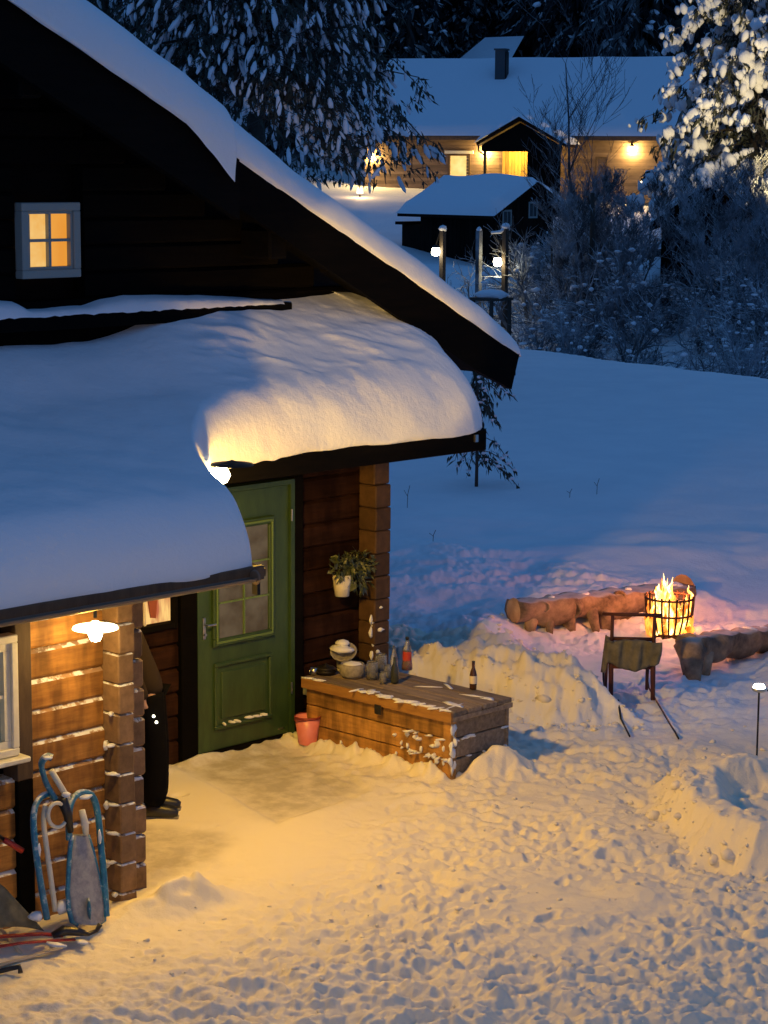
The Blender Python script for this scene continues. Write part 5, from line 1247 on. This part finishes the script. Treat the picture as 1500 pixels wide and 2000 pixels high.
# ================================================================== FAR HOUSE
def frame(P0, P1):   # local frame: x along P0->P1, y away, z up
    d = np.array(P1)-np.array(P0); d[2] = 0; L = np.linalg.norm(d); d /= L; return L, math.atan2(d[1], d[0])
HL = atd(712, 385, 106); HR = atd(1292, 372, 101); L_, rz_ = frame(HL, HR); gH = 3.1
FH = thing('far_house', (HL[0], HL[1], gH), 'tan timber house with long snowy roof and glowing porch across the field', 'house', rz=rz_)
def b_(mb, nm, mat, par=FH, smooth=False): return mb.build(nm, mat, par, smooth)
WL = L_; eh = 3.05
nbd = 20
fw_ = sub('front_wall', FH)
for k in range(20):    # cladding boards in courses
    z = k*eh/20
    if 1.05 < z+.05 < 2.2:
        for a, b in ((0, 4.35), (5.15, 7.0), (8.95, WL)): MB().box(a, b, 0, .06+.0*k, z, z+eh/20-.012).build('board', FARWALL, fw_)
    else: MB().box(0, WL, 0, .06, z, z+eh/20-.012).build('board', FARWALL, fw_)
b_(MB().box(0.02, WL-.02, .062, 7.5, -1.0, eh-.01), 'house_core', FARWALL)
b_(MB().box(0.0, WL, -.01, .05, -1.2, -.005), 'foundation', SLATE)
# roof: long plane facing the viewer
rh = 3.5; dp = 5.0; rm = MB()
rm.prism([(-.7, eh-.02), (dp, eh+rh), (dp, eh+rh-.2), (-.7, eh-.22)], 'x', -.7, WL+.5); rm.prism([(dp, eh+rh), (10.6, eh-.02), (10.6, eh-.2), (dp, eh+rh-.2)], 'x', -.7, WL+.5)
b_(rm, 'roof', FARDARK)
def roofsnow(par, x0, x1, y0, y1, z0, z1, T, amp=.05, nx=70, ny=26, seed=0, edge=.3, mat=SNOWF, name='roof_snow'):
    xs = np.linspace(x0, x1, nx); ys = np.linspace(0, 1, ny); X, Vv_ = np.meshgrid(xs, ys, indexing='ij'); Y = y0+(y1-y0)*Vv_; Zb = z0+(z1-z0)*Vv_
    e = np.minimum.reduce([X-x0, x1-X, (Y-y0)]); f = np.sqrt(np.clip(1-(1-np.clip(e/edge, 0, 1))**2, 0, 1))
    ov = .06*fbm(X, Y, 1.1, 3, seed+2)
    Z = Zb+T*f*(1+amp*4*fbm(X, Y, 2.0, 3, seed))+.0
    Xo = X+(X > (x0+x1)/2)*ov*(1-f)*3-(X < (x0+x1)/2)*ov*(1-f)*3
    idx = np.arange(nx*ny).reshape(nx, ny); F = np.stack([idx[:-1, :-1], idx[1:, :-1], idx[1:, 1:], idx[:-1, 1:]], -1).reshape(-1, 4)
    return tri_mesh(name, np.stack([Xo, Y, Z], -1).reshape(-1, 3), F, mat, par, True)
roofsnow(FH, -.8, WL+.55, -.8, dp+.1, eh-.02, eh+rh+.03, .32, seed=3)
roofsnow(FH, -.8, WL+.55, 10.7, dp-.1, eh-.02, eh+rh+.03, .32, seed=4)
# icicle/white edge board
b_(MB().box(-.7, WL+.5, -.74, -.705, eh-.22, eh-.04), 'gutter_board', TRIM)
gm = MB(); gm.prism([(0, eh), (10, eh), (5, eh+rh-.25)], 'x', WL-.06, WL-.005); b_(gm, 'gable', FARWALL)
# chimney: px 935, y105..165 -> x
def locx(px): return (px-712)/(1292-712)*WL
cx_ = locx(936)+.1
ch = sub('chimney', FH); MB().box(cx_-.25, cx_+.25, dp-1.75, dp-1.2, eh+rh-1.3, eh+rh+.62).build('stack', SLATE, ch); MB().box(cx_-.3, cx_+.3, dp-1.8, dp-1.15, eh+rh+.62, eh+rh+.70).build('cap', SLATE, ch); MB().box(cx_+.252, cx_+.30, dp-1.7, dp-1.25, eh+rh-1.0, eh+rh+.55).build('ladder', BLACKM, ch)
# window with white head board
def fwin(x0, x1, z0, z1, mat=FARWIN, cols=1, y=.0, head=True):
    w_ = sub('window', FH); MB().box(x0, x1, y+.02, y+.05, z0, z1).build('pane', mat, w_)
    for a, b, c, d in [(x0-.08, x1+.08, z1, z1+.09), (x0-.08, x0, z0, z1), (x1, x1+.08, z0, z1), (x0-.08, x1+.08, z0-.08, z0)]: MB().box(a, b, y-.05, y+.06, c, d).build('frame', TRIM, w_)
    if head: MB().box(x0-.25, x1+.25, y-.12, y-.05, z1+.10, z1+.24).build('head_board', WHITE, w_)
    return w_
fwin(locx(884), locx(921), 1.15, 2.1)
fwin(locx(1170), locx(1186), .9, 2.0, emat('dim_far_window', (.2, .12, .05), .3), head=False)
# porch with gabled roof
px0_, px1_ = locx(975), locx(1130); pxm = locx(1052); pd = -2.6
po = sub('porch', FH)
m = MB(); m.prism([(px0_-.1, 2.72), (pxm, 3.85), (px1_+.25, 2.65), (px1_+.25, 2.50), (pxm, 3.68), (px0_-.1, 2.56)], 'y', pd-.2, -.72); m.build('porch_roof', FARDARK, po)
m = MB(); m.prism([(px0_+.1, 2.60), (pxm, 3.60), (px1_, 2.55), (px1_, 2.30), (px0_+.1, 2.30)], 'y', pd-.0, pd+.08); m.build('porch_gable', DARKW, po)
for xx in (px0_+.25, ): MB().box(xx-.06, xx+.06, pd, pd+.12, 0, 2.3).build('post', TRIM, po)
MB().box(locx(1066), px1_-.05, pd, pd+.1, 0, 2.3).build('porch_wall', DARKW, po)
MB().box(px0_+.19, locx(1066), pd+.02, pd+.1, -.2, .75).build('railing', FARDARK, po)
nb_ = 12
for k in range(nb_):
    a = locx(990)+(locx(1064)-locx(990))*k/nb_; MB().box(a+.008, a+(locx(1064)-locx(990))/nb_-.008, -.25, -.2, 0, 2.35).build('panel_board', PORCHB, po)
xs0, xs1 = px0_-.15, px1_+.3
for (xa, za, xb, zb) in ((px0_-.2, 2.68, pxm, 3.87), (px1_+.35, 2.60, pxm, 3.87)):
    n = 24; V = []
    for i in range(n):
        u = i/(n-1); x_ = xa+(xb-xa)*u; z_ = za+(zb-za)*u
        for y_, h_ in ((pd-.28, 0), (pd-.24, .12), (pd-.1, .2), (-1.2, .24), (-.6, .26)): V.append((x_, y_, z_+h_*min(1, u*6+.15)*(1+.3*math.sin(i))*.9))
    F = [(i*5+k, (i+1)*5+k, (i+1)*5+k+1, i*5+k+1) for i in range(n-1) for k in range(4)]; MB().add(V, F).build('porch_snow', SNOWF, po, True)
MB().tube([(px0_+.0, pd-.25, 2.62), (px0_+.0, pd-.1, 2.3), (px0_+.28, pd, 2.1), (px0_+.28, pd, 0)], .04, 6).build('downpipe', BLACKM, po)
def wl(lx, ly, lz): c, s_ = math.cos(rz_), math.sin(rz_); return (HL[0]+lx*c-ly*s_, HL[1]+lx*s_+ly*c, gH+lz)
lamp_light('porch_light', wl(locx(1030), -1.3, 2.3), 260, (1, .62, .12), .1)
# wall lamps of the far house
for px, lz, lab, pw in ((955, 2.35, 'glowing wall lamp between the lit window and porch of the far house', 300), (1236, 2.55, 'glowing wall lamp at the right end of the far house', 330), (726, 2.15, 'glowing lamp seen through pine boughs at the left end of the far house', 300)):
    p = wl(locx(px), -.18, lz); t = thing('wall_lamp', p, lab, 'lamp')
    part(MB().lathe([(.001, .16), (.05, .14), (.12, .02), (.11, .02), (.001, .08)], c=p, seg=14), 'lamp_shade', BLACKM, t, True)
    part(MB().lathe([(.001, -.05), (.06, -.03), (.07, .02), (.001, .07)], c=p, seg=14), 'bulb', emat('bulb_far', (1, .8, .4), 30) if px == 955 else D.materials['bulb_far'], t, True)
    lamp_light('lamp_light', (p[0], p[1], p[2]-.12), pw, (1, .66, .22), .08)
for px, py, dep, lab in ((1254, 362, 99, 'glowing lantern standing in the snow at the right corner of the far house'), (703, 380, 102, 'glowing lantern low in the snow at the left corner of the far house')):
    P = atd(px, py, dep); g_ = gz(P[0], P[1]); zc = max(P[2], g_+.25); t = thing('ground_lantern', (P[0], P[1], g_), lab, 'lantern')
    part(MB().lathe([(.001, g_), (.05, g_), (.04, zc-.12), (.001, zc-.12)], c=(P[0], P[1], 0), seg=10), 'stand', BLACKM, t); part(MB().lathe([(.001, zc-.12), (.16, zc-.08), (.13, zc+.12), (.001, zc+.24)], c=(P[0], P[1], 0), seg=14), 'glowing_glass', emat('lantern_glass', (1, .75, .4), 5) if px == 1254 else D.materials['lantern_glass'], t, True)
    lamp_light('lamp_light', (P[0]-FWH[0]*.5, P[1]-FWH[1]*.5, zc+.2), 60, (1, .6, .25), .1)
# hay-dark hedge or railing right of the porch
# second house behind: only its snowy roof shows
P = atd(897, 130, 117); Q_ = atd(990, 128, 115); L2_, r2_ = frame(P, Q_)
t = thing('back_house', (P[0], P[1], 7.35), 'snow-covered roof of another house peeking above the far house ridge', 'house', rz=r2_)
MB().box(.1, L2_-1.0, .3, 5, -6, 2.0).build('wall', FARDARK, t)
MB().prism([(-.5, 2.1), (2.5, 4.0), (2.5, 3.85), (-.5, 1.95)], 'x', -.2, L2_-.9).build('roof', FARDARK, t); MB().prism([(2.5, 4.0), (5.5, 2.1), (5.5, 1.9), (2.5, 3.85)], 'x', -.2, L2_-.9).build('roof', FARDARK, t)
V = [(-.6, -.6, 2.3), (L2_+.3, -.6, 2.3), (L2_-.75, 2.5, 4.25), (-.2, 2.5, 4.25), (L2_+.3, -.6, 2.1), (-.6, -.6, 2.1)]
MB().add(V, [(0, 1, 2, 3), (5, 4, 1, 0)]).build('roof_snow', SNOWF, t)

# ================================================================== SMALL SHED in front of the far house
SC0 = atd(965, 500, 85); gS = SC0[2]
t = thing('small_shed', (SC0[0], SC0[1], gS), 'small black shed under a thick snow cap below the far house', 'shed', rz=0)
# local x = +X (gable face looks to -Y), local y along +Y
ew, el, eh2 = 3.5, 3.9, 2.0; rg = 2.85
def sb_(mb, nm, mat, sm=False, par=None): return mb.build(nm, mat, par or t, sm)
gwl = sub('gable_wall', t)
for k in range(17): a = k*ew/17; hh = eh2+(rg-eh2)*(1-abs((a+.1)-ew/2)/(ew/2)); MB().box(a+.006, a+ew/17-.006, -.04, 0.0, -.5, hh-.05).build('board', FARDARK, gwl)
lwl = sub('long_wall', t)
for k in range(18): a = k*el/18; MB().box(-.04, 0, a+.006, a+el/18-.006, -.5, eh2-.02).build('board', FARDARK, lwl)
sb_(MB().box(0.001, ew, 0.001, el, -.6, eh2-.03), 'shed_core', FARDARK)
m = MB(); m.prism([(-.75, eh2-.42), (ew/2, rg+.02), (ew+.75, eh2-.42), (ew+.75, eh2-.56), (ew/2, rg-.12), (-.75, eh2-.56)], 'y', -.6, el+.6); sb_(m, 'roof', FARDARK)
for x0_, x1_ in ((-.8, ew/2), (ew+.8, ew/2)):
    n, mm_ = 24, 20; V = []
    for i in range(n):
        u = i/(n-1)
        for j in range(mm_):
            v = j/(mm_-1); y_ = -.68+(el+1.36)*v; e = min(u*4.5, min(v, 1-v)*10, 1); f = math.sqrt(max(0, 1-(1-e)**2)); x_ = x0_+(x1_-x0_)*u
            V.append((x_, y_, eh2-.44+(rg+.03-eh2+.42)*u+.30*f*(1+.2*math.sin(v*9+u*4))-.06*(u > .85)*f))
    sb_(MB().add(V, [(i*mm_+j, (i+1)*mm_+j, (i+1)*mm_+j+1, i*mm_+j+1) for i in range(n-1) for j in range(mm_-1)]), 'roof_snow', SNOWF, True)
for xc, zc in ((.65, 1.45), (2.2, 1.75)):
    w_ = sub('window', t); MB().box(xc-.2, xc+.2, -.06, -.045, zc-.25, zc+.25).build('pane', CARG, w_)
    for a, b, c, d in [(xc-.27, xc+.27, zc+.25, zc+.32), (xc-.27, xc+.27, zc-.32, zc-.25), (xc-.27, xc-.2, zc-.25, zc+.25), (xc+.2, xc+.27, zc-.25, zc+.25), (xc-.015, xc+.015, zc-.25, zc+.25)]: MB().box(a, b, -.08, -.061, c, d).build('frame', GREYP, w_)
# lean-to on the left
m = MB(); m.box(-.05, 1.2, el+.0, el+1.0, -.6, 1.1); sb_(m, 'lean_to', FARDARK); m = MB(); m.box(-.3, 1.3, el+.62, el+1.15, 1.1, 1.22); sb_(m, 'lean_to_roof', FARDARK)
# ---- posts with lamps in front of the shed
for k, (px, ptop, pbot, dep, lamp_) in enumerate(((864, 448, 540, 66, 492), (934, 450, 592, 64, None), (985, 443, 604, 64, 512))):
    P = atd(px, pbot, dep); g_ = gz(P[0], P[1]); T_ = atd(px-1, ptop, dep); ztop = T_[2]
    lab = ['snow-capped post with a glowing lantern, left of the three before the shed', 'bare middle post without a lamp in front of the small shed', 'tallest snow-capped post with a glowing lantern, right of the shed posts'][k]
    t = thing('lamp_post' if lamp_ else 'post', (P[0], P[1], g_), lab, 'post')
    part(MB().box(P[0]-.07, P[0]+.07, P[1]-.07, P[1]+.07, g_-.3, ztop), 'post_body', FROST if k == 1 else BARK, t)
    V, F = blobs([(P[0], P[1], ztop+.03)], [(.14 if lamp_ else .08, .14 if lamp_ else .08, .10)], .15, k); o = tri_mesh('snow_cap', V, F, SNOWF, smooth=True); o.parent = t; o.location = -wpos(t)
    if lamp_:
        B_ = atd(px-13, lamp_, dep-.1)
        part(MB().tube([np.array([P[0], P[1], ztop-.1]), np.array([(P[0]+B_[0])/2, (P[1]+B_[1])/2, ztop-.1]), B_+(0, 0, .18)], .02, 6), 'hook', BLACKM, t)
        part(MB().lathe([(.001, -.13), (.10, -.10), (.13, 0), (.10, .12), (.001, .16)], c=tuple(B_), seg=16), 'glowing_globe', BULBC, t, True)
        part(MB().lathe([(.14, .13), (.05, .2), (.001, .21)], c=tuple(B_), seg=16, close=False), 'lantern_cap', BLACKM, t, True)
        part(MB().tube([P+(0, 0, 0) if False else np.array([P[0], P[1], ztop-.05]), np.array([P[0], P[1], ztop-.05])-RTH*.05*(k+1)+(0, 0, -.05)], .03, 6), 'snow_on_arm', SNOWF, t)
        lamp_light('lamp_light', tuple(B_-FWH*.25), 22, (1, .75, .35), .1)
        if k == 2: part(MB().tube([np.array([P[0], P[1], ztop])-RTH*.42+(0, 0, -.16), np.array([P[0], P[1], ztop])-RTH*.15+(0, 0, -.14), np.array([P[0], P[1], ztop])], [.04, .05, .07], 8), 'snowy_arm', SNOWF, t, True)
# snow-covered rock or table below the posts
P = atd(960, 575, 60); t = thing('snowy_table', (P[0], P[1], gz(P[0], P[1])), 'snow-capped garden table tucked under the lamp posts', 'table')
g_ = gz(P[0], P[1]); zt_ = P[2]
V, F = blobs([(P[0], P[1], zt_)], [(.55, .5, .16)], .12, 3); o = tri_mesh('snow_cap', V, F, SNOWF, smooth=True); o.parent = t; o.location = -wpos(t)
part(MB().box(P[0]-.45, P[0]+.45, P[1]-.4, P[1]+.4, zt_-.16, zt_-.08), 'table_top', BARK, t)
for a in (-1, 1):
    for b in (-1, 1): part(MB().box(P[0]+a*.38-.04, P[0]+a*.38+.04, P[1]+b*.33-.04, P[1]+b*.33+.04, g_-.2, zt_-.16), 'leg', BARK, t)

# ================================================================== CAR under snow
P = atd(1322, 540, 87); Q_ = atd(1385, 538, 86.2); _, rc = frame(P, Q_); g_ = gz(P[0], P[1]); gc = min(P[2], g_+.25)
t = thing('parked_car', (P[0], P[1], gc), 'dark parked car with snow on its roof behind the thicket', 'car', rz=rc)
def loft(secs, nm, mat, sm=True):
    m = MB(); n = len(secs[0]); V = [p for s_ in secs for p in s_]; F = [(i*n+k, i*n+(k+1) % n, (i+1)*n+(k+1) % n, (i+1)*n+k) for i in range(len(secs)-1) for k in range(n)]
    F += [tuple(range(n-1, -1, -1)), tuple(range((len(secs)-1)*n, len(secs)*n))]; m.add(V, F); return m.build(nm, mat, t, sm)
def sec(x, hw, z0, z1): return [(x, -hw, z0), (x, -hw-.05, (z0+z1)/2), (x, -hw+.04, z1), (x, hw-.04, z1), (x, hw+.05, (z0+z1)/2), (x, hw, z0)]
loft([sec(-2.15, .70, .35, .75), sec(-2.0, .80, .25, .88), (sec(-1.2, .84, .2, .95)), sec(0, .85, .2, .95), sec(1.2, .84, .2, .92), sec(1.95, .8, .25, .8), sec(2.15, .7, .35, .65)], 'body', CARP)
loft([sec(-1.9, .70, .93, 1.0), sec(-1.5, .68, .93, 1.38), sec(-.3, .66, .93, 1.45), sec(.45, .66, .93, 1.40), sec(1.15, .70, .91, .96)], 'cabin', CARP)
for a, b in ((-1.35, -.5), (-.42, .42)): MB().prism([(a, 1.0), (b, 1.0), (b-.03, 1.32), (a+.08, 1.32)], 'y', -.76, -.735).build('side_window', CARG, t)
for x_ in (-1.35, 1.35):
    for s_ in (-1, 1):
        w_ = MB().lathe([(.001, -.1), (.3, -.1), (.33, -.06), (.33, .06), (.3, .1), (.001, .1)], M=Matrix.Translation((x_, .78*s_, .32))@Matrix.Rotation(math.pi/2, 4, 'X'), seg=20).build('wheel', RUBBER, t, True); MB().lathe([(.001, -.105), (.2, -.105), (.2, -.101), (.001, -.101)], M=Matrix.Translation((x_, .78*s_, .32))@Matrix.Rotation(math.pi/2, 4, 'X'), seg=16).build('rim', METAL, w_, True)
V, F = blobs([(-.5, 0, 1.47), (.4, 0, 1.40), (1.7, 0, .9), (-1.95, 0, .95)], [(1.1, .66, .16), (.6, .6, .12), (.5, .72, .10), (.3, .66, .08)], .06, 3); tri_mesh('snow_cap', V, F, SNOWF, t, True)
# mound of snow in front of the car
n = 40; V = []; P = atd(1318, 600, 76); gm_ = gz(P[0], P[1])
for i in range(n):
    for j in range(n):
        u = i/(n-1)*2-1; v = j/(n-1)*2-1; rr_ = math.hypot(u, v); h_ = 1.7*max(0, 1-rr_**2)**.8; V.append((u*2.2, v*2.0, h_-.25))
V = np.array(V); V[:, 2] += fbm(V[:, 0]+3, V[:, 1], 1.1, 4, 2)*.45*np.clip(V[:, 2]+.3, 0, 1)
t = MB().add(V, [(i*n+j, (i+1)*n+j, (i+1)*n+j+1, i*n+j+1) for i in range(n-1) for j in range(n-1)]).build('snow_mound', SNOWF, None, True, None); t.location = (P[0], P[1], gm_-.1)
tag(t, 'rounded mound of ploughed snow in front of the dark parked car', 'snow mound')

# ================================================================== SHED at the right
P = atd(1390, 470, 72); Q0 = P.copy(); gR = gz(P[0], P[1])
t = thing('dark_shed', (P[0], P[1], gR), 'dark shed with steep snowy roof behind the lamp-lit spruce', 'shed', rz=math.radians(-57))
zt_ = atd(1390, 350, 72)[2]-gR; hw_ = 2.0; e_ = zt_-1.35
MB().box(-hw_+.35, hw_-.35, 0, 4, -1, e_+.1).build('wall', FARDARK, t)
MB().prism([(-hw_, e_-.1), (0, zt_), (hw_, e_-.1), (hw_, e_-.35), (0, zt_-.25), (-hw_, e_-.35)], 'y', -.5, 4.5).build('roof', FARDARK, t)
MB().prism([(-hw_+.35, e_), (0, zt_-.26), (hw_-.35, e_)], 'y', .02, .1).build('gable', FARDARK, t)
for s_ in (-1, 1):
    V = []
    for i in range(16):
        u = i/15
        for j in range(14): v = j/13; e = min(u*5, min(v, 1-v)*9, 1); f = math.sqrt(max(0, 1-(1-e)**2)); V.append((s_*(hw_+.05)*(1-u), -.55+5.1*v, e_-.12+(zt_-e_+.12)*u+.28*f))
    MB().add(V, [(i*14+j, (i+1)*14+j, (i+1)*14+j+1, i*14+j+1) for i in range(15) for j in range(13)]).build('roof_snow', SNOWF, t, True)

# ================================================================== FOREST behind
fr_ = []
for k in range(5):
    tr = conifer('forest_spruce', (0, 0, -80), 15+k*1.3, 2.6+.2*k, 100+k, 'x', nb=75, twig=6, snow=.12, clump=(.10, .25), droop=.5, zmin=.05, needle=NEEDLEF, size=.85, group='dark spruces of the forest behind the far house')
    fr_.append(tr)
rs3 = np.random.default_rng(5); cnt = 0
rows_ = [(116, 5, 1010, 1330, 10), (118, 4, -60, 880, 13), (124, 5, -60, 1560, 26), (136, 6, -60, 1560, 27), (150, 6, -60, 1560, 27), (168, 8, -60, 1560, 25)]
for d0, jit, x0, x1, n in rows_:
    for i in range(n):
        px = x0+(x1-x0)*(i+.5+rs3.uniform(-.45, .45))/n; dep = d0+rs3.uniform(-jit, jit)
        if dep < 132 and 820 < px < 1050: dep += 16
        o = fr_[cnt] if cnt < 5 else copy_tree(fr_[rs3.integers(0, 5)])
        P = atd(px, 300, dep); o.location = (P[0], P[1], gz(P[0], P[1])-.3); s = rs3.uniform(.8, 1.15); o.scale = (s*1.1, s*1.1, s); o.rotation_euler = (0, 0, rs3.uniform(0, 6.28))
        o['label'] = 'dark snow-dusted spruce in the forest behind the far house'; cnt += 1

# assumed unseen lamp below the camera, added with warm spots to light roof snow
nb = thing('wall_lamp', (1.6, -.6, 3.4), 'assumed lamp out of view below the camera, added to light the roof snow', 'lamp')
part(MB().lathe([(.001, .1), (.08, .08), (.12, -.02), (.001, -.02)], c=(1.6, -.6, 3.4), seg=16), 'lamp_shade', BLACKM, nb, True)
def spot(loc, to, power, deg, blend, color, rad):
    l = D.lights.new('assumed_warm_spill', 'SPOT'); l.energy = power; l.spot_size = math.radians(deg); l.spot_blend = blend; l.color = color; l.shadow_soft_size = rad
    o = D.objects.new('assumed_warm_spill', l); COL.objects.link(o); o.location = loc; o.rotation_euler = (Vector(to)-Vector(loc)).to_track_quat('-Z', 'Y').to_euler(); return o
spot((1.6, -.6, 3.25), (12.62, 12.3, 3.5), 4600, 7.6, .3, (1, .60, .12), .06)  # added narrow beam that warms the canopy and verge snow

# loose crumbs and clods of snow on the yard, the banks and round the steps
n = 9000; cx = rng.uniform(8.0, 17.5, n); cy = rng.uniform(6.0, 14.2, n)
iny = sdpoly(cx, cy, YARD); inb = sdpoly(cx, cy, BANK); inr = sdpoly(cx, cy, RB)
keep = ((iny > .1) & (rng.random(n) < .10) & (cy < 10.6)) | (np.abs(inb) < .3) | (np.abs(inr) < .25)
keep &= ~((cx < 13.7) & (cy > 12.9)) & ~((cx < 9.1) & (cy > 10.6)) & ~((cx > 12.3) & (cx < 13.25) & (cy > 11.2))
keep &= ~((iny > 0) & (cx < 12) & (cy > 10.3) & (rng.random(n) < .8))
cx, cy = cx[keep], cy[keep]; m_ = len(cx); s = rng.gamma(1.6, .0042, m_)+.005; s = np.minimum(s, .026)
V, F = blobs(np.column_stack([cx, cy, ground_h(cx, cy)+s*.25]), np.column_stack([s*rng.uniform(.8, 1.4, m_), s*rng.uniform(.8, 1.4, m_), s*rng.uniform(.4, .8, m_)]), .3, 77)
tag(tri_mesh('snow_crumbs', V, F, YSNOW, smooth=True), 'loose crumbs and clods of snow scattered over the trampled yard and banks', kind='stuff')

n = 900; cx = rng.uniform(11.8, 17.0, n); cy = rng.uniform(7.6, 14.8, n)
inb = sdpoly(cx, cy, BANK); inr = sdpoly(cx, cy, RB); keep = ((inb > -.14) & (inb < .22) & (cx+cy > 25.2)) | ((np.abs(inr-.05) < .16))
keep &= ~((cx < 13.75) & (cy > 11.0)); cx, cy = cx[keep], cy[keep]; m_ = len(cx); s = rng.gamma(2.2, .011, m_)+.012; s = np.minimum(s, .055)
V, F = blobs(np.column_stack([cx, cy, ground_h(cx, cy)-s*.1]), np.column_stack([s*rng.uniform(.8, 1.5, m_), s*rng.uniform(.8, 1.5, m_), s*rng.uniform(.5, .9, m_)]), .32, 79)
tag(tri_mesh('snow_clods', V, F, YSNOW, smooth=True), 'broken clods of shovelled snow along the faces of the snow banks', kind='stuff')

spot((1.7, -.7, 3.25), (11.0, 9.0, .9), 620, 58, .8, (1, .62, .22), .1)  # added wide fill that warms the foreground and low roof
